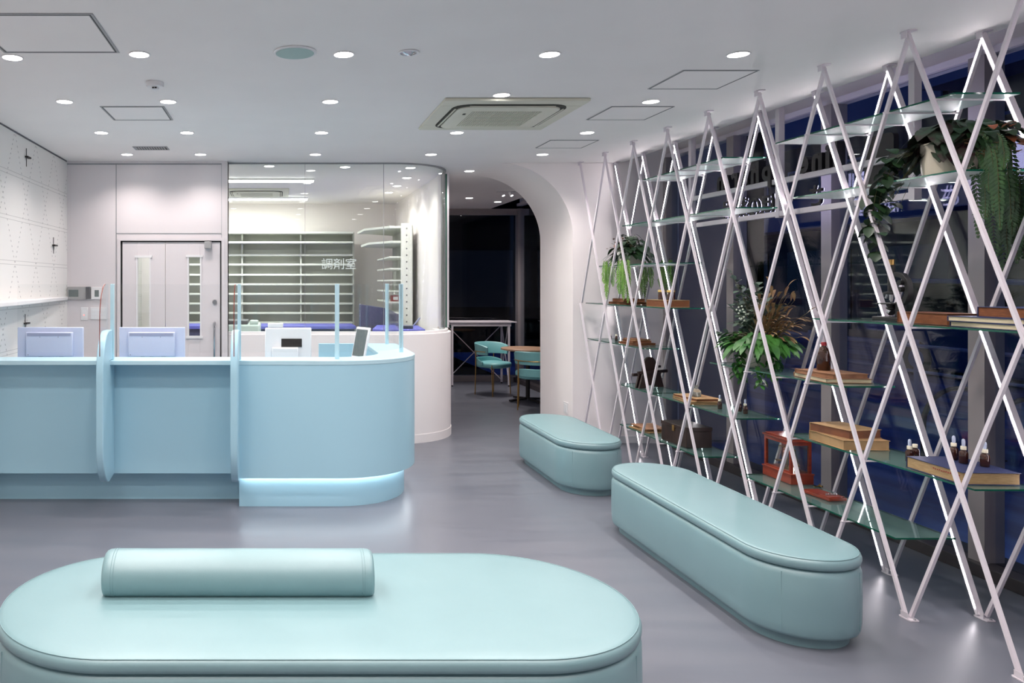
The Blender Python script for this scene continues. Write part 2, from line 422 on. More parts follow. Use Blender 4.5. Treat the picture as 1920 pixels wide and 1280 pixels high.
build('pull_handle', MB().tube([(hx,Y1,0.85),(hx,Y1-0.05,0.86),(hx,Y1-0.055,0.9),(hx,Y1-0.055,1.17),(hx,Y1-0.05,1.205),(hx,Y1,1.21)], 0.011, 10), M['chrome'], lr, smooth=True, label='chrome pull handle')
build('door_lock', MB().cyl((hx,Y1+0.004,pz(566)),(hx,Y1-0.014,pz(566)),0.022,20).cyl((hx,Y1-0.014,pz(566)),(hx,Y1-0.02,pz(566)),0.012,16), M['steel'], lr, smooth=True)
build('door_closer', MB().box(px(384), px(397), Y1-0.05, Y1+0.004, pz(466), pz(453)), M['grey'], lr, bev=0.004)

# arch wall (quarter arch) Y 7.62-8.64
AX = 2.94; AR = 0.74
prof = [(4.0,0),(4.0,CH+0.3),(AX-AR-0.25,CH+0.3),(AX-AR-0.25,CH-0.0015)]
prof = [(4.0,0),(4.0,CH-0.001)] + [(AX-AR+AR*sin(t), CH-AR+AR*cos(t)-0.001) for t in [i*(pi/2)/24 for i in range(25)]] + [(AX,0)]
struct('wall_arch', MB().prism_axis(prof, 7.68, 8.64, 'y'), M['white'], smooth=True, angle=30)
struct('wall_right', MB().box(3.43, 4.0, 7.68, 8.64, CH-0.001, 3.02), M['white'])
struct('baseboard_arch', MB().box(AX, 3.80, 7.668, 7.68, 0, 0.07), M['satin'])

# curved low wall of the dispensary, its glazing and the solid wall behind
def ppath(off, yend=YF, n=20):
    cx, cy, r = 1.13, 8.34, 0.72-off
    return [(-0.505, cy-r)] + arc(cx, cy, r, -pi/2, 0, n) + [(cx+r, yend)]
pa, pb = ppath(0, 8.62), ppath(0.13, 8.62)
struct('wall_dispensary', MB().strip(pa, pb, 0, 1.088), M['white'], smooth=True, bev=0.004)
struct('baseboard_dispensary', MB().strip(ppath(-0.004, 8.6), ppath(0.01, 8.6), 0, 0.085), M['white'], smooth=True)
struct('trim_5', MB().strip(ppath(0.028, 8.4), ppath(0.10, 8.4), 1.089, 1.112), M['satin'], smooth=True)
struct('wall_passage', MB().box(1.78, 1.85, 8.62, YF, 0, CH).box(1.78, 1.85, 8.56, 8.62, 1.112, CH), M['white'])
struct('trim_6', MB().box(1.772, 1.86, 8.40, 8.56, 1.112, CH), M['steel_white'])
gi = 1
gp = ppath(0.06, 8.40, 26); gq = ppath(0.072, 8.40, 26)
# split the glazing: two flat panes and one with the curve
def pane(name, a, b, glass_label=None):
    o = struct(name, MB().strip(a, b, 1.113, CH-0.012), M['pglass'], smooth=True); return o
yg, yh = gp[0][1], gq[0][1]
pane('window_1', [(-0.50,yg),(0.258,yg)], [(-0.50,yh),(0.258,yh)])
pane('window_2', [(0.264,yg),(1.045,yg)], [(0.264,yh),(1.045,yh)])
pane('window_3', [(1.051,yg)]+gp[1:], [(1.051,yh)]+gq[1:])
struct('trim_7', MB().box(1.822,1.834,8.385,8.4,1.113,CH-0.012), M['edge'])
struct('trim_31', MB().box(0.2595,0.2625,yg,yh,1.113,CH-0.012).box(1.0465,1.0495,yg,yh,1.113,CH-0.012), M['trimgrey'])
struct('trim_8', MB().strip(ppath(0.05,8.4,26), ppath(0.082,8.4,26), CH-0.012, CH-0.001), M['trimgrey'], smooth=True)
struct('trim_9', MB().box(-0.565,-0.505,Y1-0.006,Y1+0.14,0,CH-0.001), M['panel'])
# dispensary room rear walls
struct('wall_dispensary_rear', MB().box(XL-0.1, 1.85, 11.7, 11.8, 0, CH), M['white'])

# ------------------------------------------------------------------ window wall on the right
GX = 3.90
mull = [7.62, 6.49, 5.34, 4.18, 3.03, 1.88, 0.73, -0.42, -1.57]
struct('trim_10', MB().box(3.80, 4.05, YB, 7.68, 0, 0.07).box(3.80, 4.05, 8.64, YF, 0, 0.07), M['alu_dark'], bev=0.003)
struct('trim_11', MB().box(3.87, 3.96, YB, 7.68, 2.845, 2.885).box(3.87, 3.96, 8.64, YF, 2.845, 2.885), M['steel_white'])
ym = [YB+0.0] + sorted(mull)
wn = 4
for i, y in enumerate(sorted(mull)):
    struct('trim_%d' % (12+i), MB().box(3.84, 3.87, y, y+0.10, 0.07, 2.845).box(3.87, 3.96, y+0.01, y+0.06, 0.07, 2.845), M['alu'])
srt = sorted(mull)
for i in range(len(srt)):
    a = srt[i-1]+0.10 if i else YB
    b = srt[i]
    struct('window_%d' % wn, MB().box(GX, GX+0.012, a, b, 0.07, 2.845), M['glass']); wn += 1
# side room windows: far wall and right flank, with the corner post
struct('trim_30', MB().box(1.85, 4.05, YF-0.06, YF+0.05, 2.70, CH).box(1.85, 3.84, YF-0.06, YF+0.05, 0, 0.10).box(3.86,3.96,YF-0.1,YF+0.05,0,CH).box(1.85,1.95,YF-0.05,YF+0.05,0.1,2.7), M['alu'])
struct('window_%d' % wn, MB().box(1.95, 3.86, YF, YF+0.012, 0.10, 2.70), M['glass']); wn += 1
struct('window_%d' % wn, MB().box(GX, GX+0.012, 8.64, YF-0.1, 0.07, 2.845), M['glass']); wn += 1

struct('wall_exterior', MB().box(4.06, 4.85, 8.3, 8.9, -0.1, 5.0), mat('outer_pier', srgb(186,164,156), 0.7))

# ------------------------------------------------------------------ ceiling fittings
def put_spot(x, y, w=DOWN_W, ang=136, z=CH-0.012):
    l = bpy.data.lights.new('downlight_beam', 'SPOT'); l.energy = w; l.spot_size = R(ang); l.spot_blend = 0.8
    l.shadow_soft_size = 0.045; l.color = (1, 0.92, 0.885)
    o = bpy.data.objects.new('downlight_beam', l); C.objects.link(o); o.location = (x, y, z); return o
def make_downlight():
    t = thing('recessed_downlight', 'x', 'ceiling light', (0,0,0), local=True)
    n = 28
    ring = MB(); prof = [(0.050,0),(0.056,0),(0.0575,-0.0025),(0.056,-0.005),(0.051,-0.005),(0.050,-0.002)]
    rr = [[(r*cos(2*pi*i/n), r*sin(2*pi*i/n), z) for i in range(n)] for r, z in prof]
    ring.loft(rr+[rr[0]], False, False)
    build('trim_ring', ring, M['satin'], t, smooth=True)
    build('lamp_lens', MB().lathe([(0.0495,-0.001),(0.0495,-0.004)], n=n), M['lamp'], t)
    return t
cols = {-1.418:'far left', -0.733:'second', 0.340:'third', 1.42:'fourth', 2.46:'rightmost'}
dl = make_downlight(); first = [True]
def downlight(x, y, label, group, w=DOWN_W, ang=136):
    if first[0]: t = dl; first[0] = False; t.location = (x,y,CH-0.0005)
    else: t = dup(dl, (x,y,CH-0.0005))
    t['label'] = label; t['group'] = group
    s = put_spot(x, y, w, ang)
    s.parent = t; s.location = (0,0,-0.012)
    return t
rows = [(4.03,'in the row nearest the camera'), (5.08,'in the second row from the camera'), (6.13,'in the third row, before the small vent'), (7.17,'in the fourth row, close to the rear glazing')]
for ry, rn in rows:
    for cx, cn in ((-1.418,'leftmost'), (-0.733,'second from left'), (0.340,'middle one'), (1.42,'fourth from left'), (2.46,'rightmost')):
        y = ry; x = cx
        if ry == 4.03 and cx == -1.418: y = 4.085
        if ry == 5.08 and cx == 1.42: y = 4.90
        if ry == 4.03 and cx == 2.46: x = 2.41
        downlight(x, y, 'round recessed downlight, %s %s' % (cn, rn), 'downlights in the main ceiling grid', DOWN_W*(1.0 if ry < 7 else (2.4 if cx > 2 else (0.3 if cx > 1 else 0.37))))
downlight(2.04, 8.23, 'round recessed downlight between the curved glass and the arch', 'downlights over the passage', 2.5)
for cx, cy, nm in ((2.69,10.85,'left one above the high table'), (3.24,11.37,'right one above the round cafe table')):
    downlight(cx, cy, 'small recessed downlight beyond the arch, %s' % nm, 'downlights over the passage', 50)
for cx, cy, nm in ((-0.10,7.89,'leftmost just behind the front panes'),(0.685,7.95,'middle one just behind the front panes'),(1.37,8.0,'right one just behind the front panes'),(1.46,8.77,'second in the line along the curved side'),(1.46,9.5,'third in the line along the curved side'),(1.46,10.2,'last in the line along the curved side')):
    downlight(cx, cy, 'downlight inside the glazed dispensary, %s' % nm, 'downlights inside the dispensary', 6 if cx < 1.4 else 2.2)
# rows the frame does not reach, over and behind the camera
for ry in (2.98, 1.93, 0.88, -0.5, -1.8):
    for cx in (-1.418, -0.733, 0.340, 1.42, 2.46):
        if ry < 0 and cx in (-0.733, 1.42): continue
        downlight(cx, ry, 'round recessed downlight in the ceiling rows nearer than the photo reaches', 'downlights above and behind the camera')

def ring_frame(x0, x1, y0, y1, z0, z1, w):
    return MB().box(x0,x1,y0,y0+w,z0,z1).box(x0,x1,y1-w,y1,z0,z1).box(x0,x0+w,y0+w,y1-w,z0,z1).box(x1-w,x1,y0+w,y1-w,z0,z1)
def hatch(x0, x1, y0, y1, label, w=0.016):
    t = thing('ceiling_hatch', label, 'ceiling hatch', ((x0+x1)/2,(y0+y1)/2,CH), group='access hatches in the ceiling')
    f = build('hatch_frame', ring_frame(x0,x1,y0,y1,CH-0.004,CH-0.0005,w), M['trimgrey'], t)
    build('shadow_gap', ring_frame(x0+w*0.55,x1-w*0.55,y0+w*.55,y1-w*.55,CH-0.0048,CH-0.004,w*0.22), M['vent_d'], f)
    build('hatch_panel', MB().box(x0+w,x1-w,y0+w,y1-w,CH-0.003,CH-0.0005), M['ceiling'], t)
hatch(-1.43, -0.83, 3.42, 4.0, 'large square access hatch in the ceiling at upper left', 0.022)
hatch(-1.218, -0.78, 5.22, 5.66, 'small access hatch near the smoke detector and dark vent', 0.02)
hatch(2.28, 2.71, 4.33, 4.75, 'ceiling access hatch nearest the camera of the three beside the rack', 0.011)
hatch(2.26, 2.69, 5.22, 5.65, 'ceiling access hatch, middle of the three beside the rack', 0.011)
hatch(2.28, 2.69, 6.45, 6.83, 'ceiling access hatch nearest the arch of the three beside the rack', 0.009)

def cassette(x0, x1, y0, y1, label):
    t = thing('air_conditioner', label, 'air conditioner', ((x0+x1)/2,(y0+y1)/2,CH))
    cx, cy = (x0+x1)/2, (y0+y1)/2; hx, hy = (x1-x0)/2, (y1-y0)/2
    build('cover_frame', ring_frame(x0,x1,y0,y1,CH-0.022,CH-0.001,0.14), M['vent'], t, bev=0.006)
    def rr(h, v, r, z, n=6):
        pts = []
        for sx, sy, a in ((1,1,0),(-1,1,pi/2),(-1,-1,pi),(1,-1,3*pi/2)):
            for i in range(n+1):
                q = a + pi/2*i/n; pts.append((cx+sx*(h-r)+r*cos(q), cy+sy*(v-r)+r*sin(q), z))
        return pts
    build('air_slot', MB().loft([rr(hx*.81,hy*.81,.12,CH-0.027), rr(hx*.81,hy*.81,.12,CH-0.018)]), M['vent_d'], t)
    ce = build('center_panel', MB().loft([rr(hx*.71,hy*.71,.07,CH-0.038), rr(hx*.73,hy*.73,.09,CH-0.034), rr(hx*.73,hy*.73,.09,CH-0.02)]), M['vent'], t, smooth=True)
    # louvre flaps
    for s in (-1,1):
        build('louvre', MB().cbox((cx,cy+s*hy*.765,CH-0.031),(hx*1.2,0.012,0.004)), M['vent'], t)
        build('louvre', MB().cbox((cx+s*hx*.765,cy,CH-0.031),(0.012,hy*1.2,0.004)), M['vent'], t)
    g = build('intake_grille', MB().box(cx-hx*.5,cx+hx*.5,cy-hy*.5,cy+hy*.5,CH-0.0385,CH-0.036), M['vent_m'], t)
    b = MB(); n = 30
    for i in range(n): 
        x = cx-hx*.5+(i+.5)*hx/n; b.box(x-0.004,x+0.004,cy-hy*.5,cy+hy*.5,CH-0.042,CH-0.0385)
    for i in range(1,4):
        y = cy-hy*.5+i*hy/4; b.box(cx-hx*.5,cx+hx*.5,y-0.004,y+0.004,CH-0.044,CH-0.042)
    build('grille_bars', b, M['vent'], g)
    build('indicator', MB().box(cx-hx*.6,cx-hx*.56,cy-hy*.38,cy-hy*.3,CH-0.040,CH-0.038), M['vent_d'], t)
    return t
cassette(1.077, 2.025, 4.98, 5.93, 'ivory four-way ceiling air conditioner in front of the arch')
cassette(-0.72, 0.13, 9.75, 10.6, 'ceiling air conditioner seen through the dispensary glass between two light bars')

t = thing('ceiling_speaker', 'round pale green ceiling speaker with a white rim', 'speaker', (0.083,3.99,CH))
build('rim', MB().lathe([(0.112,-0.001),(0.113,-0.006),(0.108,-0.010),(0.100,-0.010),(0.100,-0.001)], (0.083,3.99,CH), 40), M['satin'], t, smooth=True)
build('grille', MB().lathe([(0.099,-0.0105),(0.06,-0.0135),(0.001,-0.0145)], (0.083,3.99,CH), 40), M['speaker'], t, smooth=True)
t = thing('accent_spotlight', 'small unlit adjustable spotlight in a white ring near the speaker', 'spotlight', (0.675,4.0,CH))
build('rim', MB().lathe([(0.055,-0.001),(0.058,-0.004),(0.054,-0.007),(0.042,-0.006),(0.040,-0.001)], (0.675,4.0,CH), 32), M['satin'], t, smooth=True)
build('reflector', MB().lathe([(0.040,-0.002),(0.03,-0.010),(0.012,-0.018),(0.002,-0.018)], (0.675,4.0,CH), 20), M['chrome'], t, smooth=True)
t = thing('smoke_detector', 'white round smoke detector projecting from the ceiling', 'smoke detector', (-0.742,4.6,CH))
build('base', MB().lathe([(0.052,-0.001),(0.052,-0.022),(0.048,-0.028),(0.026,-0.032),(0.001,-0.032)], (-0.742,4.6,CH), 32), M['satin'], t, smooth=True)
build('sensor_cap', MB().lathe([(0.024,-0.031),(0.023,-0.042),(0.018,-0.046),(0.001,-0.047)], (-0.742,4.6,CH), 24), M['pos'], t, smooth=True)
build('sensor_slot', MB().cbox((-0.750,4.578,CH-0.037),(0.012,0.006,0.007)).cbox((-0.735,4.578,CH-0.037),(0.012,0.006,0.007)), M['black'], t)
t = thing('ceiling_vent', 'small dark slatted air vent in the ceiling near the rear wall', 'vent', (-1.10,6.83,CH))
vx0, vx1, vy0, vy1 = -1.29, -0.985, 6.76, 6.92
build('frame', ring_frame(vx0,vx1,vy0,vy1,CH-0.006,CH-0.001,0.012), M['trimgrey'], t)
build('backing', MB().box(vx0+.012,vx1-.012,vy0+.012,vy1-.012,CH-0.002,CH-0.0005), M['black'], t)
for i in range(12):
    x = vx0+0.024+i*0.0225
    build('slat', MB().bar((x,vy0+.012,CH-0.006),(x,vy1-.012,CH-0.006),0.010,0.002,(1,0,0.5)), M['grey'], t)
# tracks and light bars
for y, nm in ((8.86,'front'),(10.8,'rear')):
    t = thing('linear_light', 'long glowing white light bar on the dispensary ceiling, the %s one' % nm, 'light', (-0.4,y,CH), group='light bars inside the dispensary')
    build('housing', MB().box(-1.6,0.41,y-.03,y+.03,CH-0.02,CH-0.001), M['satin'], t)
    build('diffuser', MB().box(-1.59,0.40,y-.024,y+.024,CH-0.04,CH-0.02), M['tube'], t, bev=0.006)
    l = bpy.data.lights.new('bar_light','AREA'); l.shape='RECTANGLE'; l.size=1.9; l.size_y=0.05; l.energy=34; l.color=(1,1,0.93)
    o = bpy.data.objects.new('bar_light', l); C.objects.link(o); o.parent = t; o.location = (-0.2,0,-0.045)
t = thing('track_spotlight', 'pair of small lit spotlights beyond the arch', 'spotlight', (3.02,11.1,CH))
build('base', MB().box(2.86,3.10,10.06,10.10,CH-0.012,CH-0.001), M['satin'], t)
t.location = (2.98,10.08,CH); ORG[t.name] = Vector((2.98,10.08,CH))
for c in kids(t): c.data.transform(Matrix.Translation((3.02-2.98,11.1-10.08,0)))
for x in (2.92,3.03):
    build('lamp_head', MB().cyl((x,10.08,CH-0.012),(x+.02,10.06,CH-0.06),0.022,16), M['satin'], t, smooth=True)
    build('lens', MB().cyl((x+.0205,10.0595,CH-0.0605),(x+.021,10.059,CH-0.0625),0.018,16), M['lamp'], t)

# ------------------------------------------------------------------ wall fittings
def yplate(name, x0, x1, v0, v1, d=0.012, m='satin', y=Y1, parent=None, bev=0.002):
    return build(name, MB().box(px(x0,y), px(x1,y), y-d, y, pz(v1,y), pz(v0,y)), M[m], parent, bev=bev)
def front(name, x0, x1, v0, v1, m, parent, d0=0.012, d1=0.015):
    return build(name, MB().box(px(x0), px(x1), Y1-d1, Y1-d0, pz(v1), pz(v0)), M[m], parent)
t = thing('intercom', 'grey wall intercom with a dark screen beside the double door', 'intercom', (px(148),Y1,pz(549)))
yplate('housing', 127, 163, 537.5, 561, 0.02, 'grey', parent=t)
front('display', 129.5, 148, 543, 556, 'screen_g', t, 0.02, 0.022)
yplate('handset', 162, 170, 537.5, 560, 0.028, 'greyd', parent=t)
t = thing('thermostat', 'white wall controller with a small grey display', 'control panel', (px(181),Y1,pz(549)))
yplate('housing', 171.5, 191, 538, 561, 0.014, parent=t); front('display', 178, 186, 543.5, 556, 'screen_g', t, 0.014, 0.0155)
t = thing('emergency_switch', 'small white plate with a glowing red indicator', 'switch', (px(158),Y1,pz(588)))
yplate('plate', 152, 165, 576, 600, 0.008, parent=t); front('button', 155, 162, 581, 596, 'pos', t, 0.008, 0.011)
build('indicator', MB().cyl((px(158),Y1-.011,pz(590.5)),(px(158),Y1-.013,pz(590.5)),0.006,12), M['redled'], t)
t = thing('light_switch_panel', 'wide white plate with a grid of light switches', 'switch', (px(185),Y1,pz(588)))
yplate('plate', 170, 200, 576, 599, 0.008, parent=t)
for i in range(5):
    for j in range(3): front('switch', 172+i*5.4, 176.4+i*5.4, 578.5+j*6.8, 584+j*6.8, 'pos', t, 0.008, 0.012)
t = thing('wall_socket', 'small white wall socket low on the arch pier', 'socket', (AX+0.01,7.95,0.31))
build('plate', MB().box(AX-0.006,AX,7.80,7.92,0.26,0.38), M['satin'], t, bev=0.002)
build('socket_face', MB().box(AX-0.009,AX-0.006,7.83,7.89,0.28,0.36), M['pos'], t)
t.location = (AX,7.86,0.32)
for c in kids(t): c.data.transform(Matrix.Translation((0.01,0.09,-0.01)))
# left wall shelf and small cross-shaped pins
sh = MB().prism([(XL+.001,YB+.2),(XL+.19,YB+.2),(XL+.19,3),(XL+.17,5.4),(XL+.13,6.2),(XL+.07,6.9),(XL+.012,7.57),(XL+.001,7.57)], 1.43, 1.465)
tag(build('wall_shelf', sh, M['satin'], bev=0.006), 'long white shelf tapering along the patterned left wall', 'shelf')
for y, z, nm in ((6.35,2.636,'highest'),(7.115,1.946,'middle'),(6.32,1.267,'lowest, under the shelf')):
    t = thing('wall_hook', 'small black cross-shaped wall pin, the %s of three' % nm, 'hook', (XL,y,z), group='black pins on the left wall')
    build('plate', MB().box(XL+.0005,XL+.004,y-.003,y+.003,z-.075,z+.075), M['black'], t)
    build('peg', MB().box(XL+.004,XL+.03,y-.045,y+.045,z-.007,z+.007), M['black'], t, bev=0.002)

# ------------------------------------------------------------------ reception counter
cnt = thing('reception_counter', 'pale blue reception counter with a rounded corner and upright dividers', 'counter', (-0.3,5.8,0))
cxx, cyy = 0.42, 6.06
def cpath(r, x0, yend, n=24): return [(x0, cyy-r)] + arc(cxx, cyy, r, -pi/2, 0, n) + [(cxx+r, yend)]
YE = 6.95
CX0 = -0.285
# rounded section front panel
build('curved_front_panel', MB().strip(cpath(0.64,CX0,YE), cpath(0.60,CX0,YE), 0.22, 1.02), M['counter'], cnt, smooth=True)
build('curved_plinth', MB().strip(cpath(0.56,CX0,YE-.05), cpath(0.52,CX0,YE-.05), 0.0, 0.219), M['counter'], cnt, smooth=True)
build('curved_ledge', MB().strip(cpath(0.642,CX0,YE), cpath(0.36,CX0,YE), 1.02, 1.05), M['counter_top'], cnt, smooth=True, bev=0.002)
build('plinth_light', MB().strip(cpath(0.596,CX0+.02,YE-.1), cpath(0.584,CX0+.02,YE-.1), 0.211, 0.2185), M['undled'], cnt, label='glowing strip under the curved overhang')
build('end_panel', MB().box(0.36, 1.055, YE+.001, YE+.03, 0.0, 1.05), M['counter'], cnt, bev=0.002)
build('inner_panel', MB().strip(cpath(0.385,CX0,YE), cpath(0.365,CX0,YE), 0.0, 1.02), M['counter'], cnt, smooth=True)
build('side_panel', MB().box(CX0, CX0+.03, 5.462, 5.75, 0.22, 1.02), M['counter'], cnt)
# straight bays to the left
L0 = XL + 0.02
build('front_panel', MB().box(L0, CX0-.001, 5.565, 5.60, 0.22, 1.02), M['counter'], cnt)
build('plinth', MB().box(L0, CX0-.001, 5.69, 5.72, 0.0, 0.219), M['counter'], cnt)
build('panel_soffit', MB().box(L0, CX0-.001, 5.60, 5.75, 0.219, 0.235), M['counter'], cnt)
build('ledge', MB().box(L0, CX0-.001, 5.42, 5.70, 1.02, 1.05), M['counter_top'], cnt, bev=0.002)
build('staff_desk', MB().box(L0, CX0, 5.75, 6.35, 0.72, 0.75).box(CX0, 0.05, 5.83, 6.35, 0.72, 0.75).box(L0, CX0, 5.72, 5.75, 0.0, 1.02), M['counter'], cnt)
build('desk_leg', MB().box(L0,L0+.03,5.8,6.3,0,0.72), M['counter'], cnt); build('desk_leg', MB().box(0.0,0.03,5.84,6.3,0,0.72), M['counter'], cnt)
# the dividers: rounded paddle boards, each with an edge groove holding a glass screen
def fin(xc, th=0.05):
    y0, y1, z0, z1 = 5.20, 5.564, 0.205, 1.265
    pts = []; rx, rz = 0.20, 0.30
    for i in range(13): a = pi + pi/2*i/12; pts.append((y0+rx+rx*cos(a), z0+rz+rz*sin(a)))
    pts += [(y1, z0+.02), (y1, 1.02),(5.418,1.02),(5.418,1.051),(5.50,1.051),(5.50, z1)]
    for i in range(13): a = pi/2 + pi/2*i/12; pts.append((y0+rx+rx*cos(a), z1-rz+rz*sin(a)))
    f = build('divider_fin', MB().prism_axis(pts, xc-th/2, xc+th/2, 'x'), M['counter'], cnt, bev=0.006)
    g = []
    for i in range(9): a = pi/2 + pi/2*i/8; g.append((5.205+.17+.17*cos(a), 1.59-.25+.25*sin(a)))
    g = [(5.47,1.59)] + g + [(5.205,1.10),(5.47,1.10)]
    o = build('divider_glass', MB().prism_axis(g, xc-0.004, xc+0.004, 'x'), M['screen_glass'], f)
    ed = [(xc,) + p for p in g[1:-1]]
    build('glass_edge', MB().tube(ed, 0.003, 6), M['redwood'], f)
fin(-1.215); fin(-0.305)
def post(x, y, w=0.030, z0=1.05, z1=1.592):
    return build('screen_post', MB().cbox((x,y,(z0+z1)/2),(w,w,z1-z0)), M['counter_top'], cnt, bev=0.002)
post(-1.195,5.51,.026); post(-0.285,5.51,.026); post(0.42,5.55); post(0.97,6.10); post(0.97,6.90,.028)
ZS0, ZS1 = 1.10, 1.59
build('glass_screen', MB().box(XL+.215,-1.24,5.507,5.513,ZS0,ZS1), M['screen_glass'], cnt)
build('glass_screen', MB().box(-1.18,-0.30,5.507,5.513,ZS0,ZS1), M['screen_glass'], cnt)
build('glass_screen', MB().box(-0.27,0.405,5.545,5.551,ZS0,ZS1), M['screen_glass'], cnt)
build('glass_screen', MB().strip(arc(cxx,cyy+.04,0.553,-pi/2+.04,-0.04,16), arc(cxx,cyy+.04,0.547,-pi/2+.04,-0.04,16), ZS0, ZS1), M['screen_glass'], cnt, smooth=True)
build('glass_screen', MB().box(0.967,0.973,6.12,6.885,ZS0,ZS1), M['screen_glass'], cnt)

# monitors, seen from the back
def monitor(x, label):
    y = 5.9
    t = thing('monitor', label, 'monitor', (x,y+.06,0.75), group='monitors on the reception desk')
    w = 0.252
    build('bezel', MB().box(x-w,x+w,y+.0,y+.028,0.95,1.258), M['mon'], t, bev=0.004)
    h = build('rear_housing', MB().box(x-w*.71,x+w*.71,y-.032,y+.001,1.035,1.222), M['mon'], t, bev=0.006, label='raised rear cover')
    build('vent_slot', MB().box(x-w*.66,x+w*.66,y-.0345,y-.031,1.194,1.216), M['mon_d'], h)
    build('screw', MB().cyl((x-.07,y-.033,1.185),(x-.07,y-.031,1.185),.003,8), M['greyd'], h)
    build('screw', MB().cyl((x+.07,y-.033,1.185),(x+.07,y-.031,1.185),.003,8), M['greyd'], h)
    build('screw', MB().cyl((x-.16,y-.033,1.05),(x-.16,y-.031,1.05),.003,8), M['black'], h)
    build('screen', MB().box(x-w+.015,x+w-.015,y+.028,y+.030,0.97,1.24), M['screen'], t)
    build('stand_neck', MB().box(x-.04,x+.04,y+.0,y+.03,0.76,1.0).box(x-.04,x+.04,y-.02,y,0.98,1.05), M['mon'], t)
    build('stand_base', MB().lathe([(0.11,0.751),(0.11,0.758),(0.10,0.765),(0.02,0.768)], (x,y+.03,0), 28), M['mon'], t, smooth=True)
    for dx in (-.07,.0,.09): build('cable_plug', MB().box(x+dx-.015,x+dx+.015,y-.02,y,1.012,1.034), M['black'], t)
    return t
monitor(-1.757, 'lilac-white monitor seen from behind, left one by the patterned wall')
monitor(-0.975, 'lilac-white monitor seen from behind, right one in front of the double door')
# pos terminal
yy = 5.95
t = thing('cash_register', 'white all-in-one cash register with a small black customer display', 'cash register', (0.07,yy,0.75))
def bx_(name, x0,x1,v0,v1,y0,y1,m,par,bev=.004,**k):
    return build(name, MB().box((x0-523)*yy/1440,(x1-523)*yy/1440,y0,y1,1.6-(v1-530)*yy/1440,1.6-(v0-530)*yy/1440), M[m], par, bev=bev, **k)
s_ = bx_('screen_unit', 497, 584, 614.5, 676, yy, yy+.035, 'pos', t, .008)
bx_('customer_display', 527.5, 566, 634.5, 650.5, yy-.006, yy, 'screen', s_, .002)
bx_('printer', 510, 559, 650.5, 676, yy-.05, yy-.001, 'pos', t, .008)
bx_('scanner', 502, 531, 606, 614, yy+.005, yy+.035, 'pos', t, .004)
build('stand', MB().box(-.03,.17,yy-.05,yy+.18,0.751,0.995), M['pos'], t, bev=.01)
# small tilted tablet display on the wing
t = thing('tablet_display', 'small white touch display turned sideways on the curved counter', 'screen', (0.64,6.15,0.74), R(115), local=True)
m4 = Matrix.Rotation(R(12), 4, 'X')
b = MB(); b.cbox((0,0,0),(0.20,0.018,0.26),mtx=Matrix.Translation((0,0,0.15)) @ m4)
t.location = (0.668,6.25,0.96)
build('housing', b, M['pos'], t, bev=.006)
build('screen', MB().cbox((0,0,0),(0.17,0.002,0.22),mtx=Matrix.Translation((0,0,0.15)) @ m4 @ Matrix.Translation((0,0.0105,0))), M['screen_g'], t)
build('stand', MB().box(-.07,.07,-.06,.05,-.21,0.025), M['pos'], t, bev=.006)

# ------------------------------------------------------------------ benches
def stadium(cx, cy, half, r, z, axis, n=20, inset=0):
    rr = r - inset; pts = []
    for i in range(n+1):
        a = -pi/2 + pi*i/n; pts.append((half+rr*cos(a), rr*sin(a)))
    for i in range(n+1):
        a = pi/2 + pi*i/n; pts.append((-half+rr*cos(a), rr*sin(a)))
    if axis == 'x': return [(cx+u, cy+w, z) for u, w in pts]
    return [(cx-w, cy+u, z) for u, w in pts]
def bench(cx, cy, half, r, axis, label, n=24):
    t = thing('bench', label, 'bench', (cx,cy,0), group='mint waiting benches')
    S_ = lambda inset, z: stadium(cx,cy,half,r,z,axis,n,inset)
    T = 0.402
    build('lid_cushion', MB().loft([S_(.012,T-.052), S_(.003,T-.047), S_(0,T-.036), S_(0,T-.022), S_(.004,T-.011), S_(.012,T-.004), S_(.026,T-.0005), S_(.07,T+.003), S_(r*.6,T+.006), S_(r*.93,T+.007)]), M['teal_leather'], t, smooth=True, angle=60)
    build('body', MB().loft([S_(.05,.045), S_(.018,.047), S_(.008,.053), S_(.003,.066), S_(.0,.10), S_(-.002,.2), S_(.0,T-.085), S_(.006,T-.065), S_(.016,T-.055), S_(.03,T-.053)]), M['teal_leather'], t, smooth=True, angle=60)
    build('plinth', MB().loft([S_(.045,.0), S_(.045,.0455)]), M['teal_leather'], t, smooth=True)
    # piping on the cushion edge and the sewn joints of the body
    pip = S_(.010,T-.0035); b = MB(); b.tube(pip+[pip[0]], 0.0017, 6)
    build('piping', b, M['teal_leather'], t, smooth=True)
    sb = MB()
    m_ = len(pip)
    for idx in (int(n*0.28), int(n*0.72), n+1+int(n*.28), n+1+int(n*.72)):
        p = S_(-.0004,0.2)[idx]; sb.tube([(p[0],p[1],0.075),(p[0],p[1],0.2),(p[0],p[1],T-.07)], 0.0016, 5)
    build('seam', sb, M['teal_leather'], t)
    return t
bench(0.143, 2.93, 0.70, 0.49, 'x', 'large oval mint leather bench in the foreground', 40)
bench(2.39, 4.225, 0.665, 0.25, 'y', 'long narrow mint bench beside the glass shelf rack')
bench(2.39, 6.385, 0.415, 0.25, 'y', 'short mint bench standing in front of the arch pier')
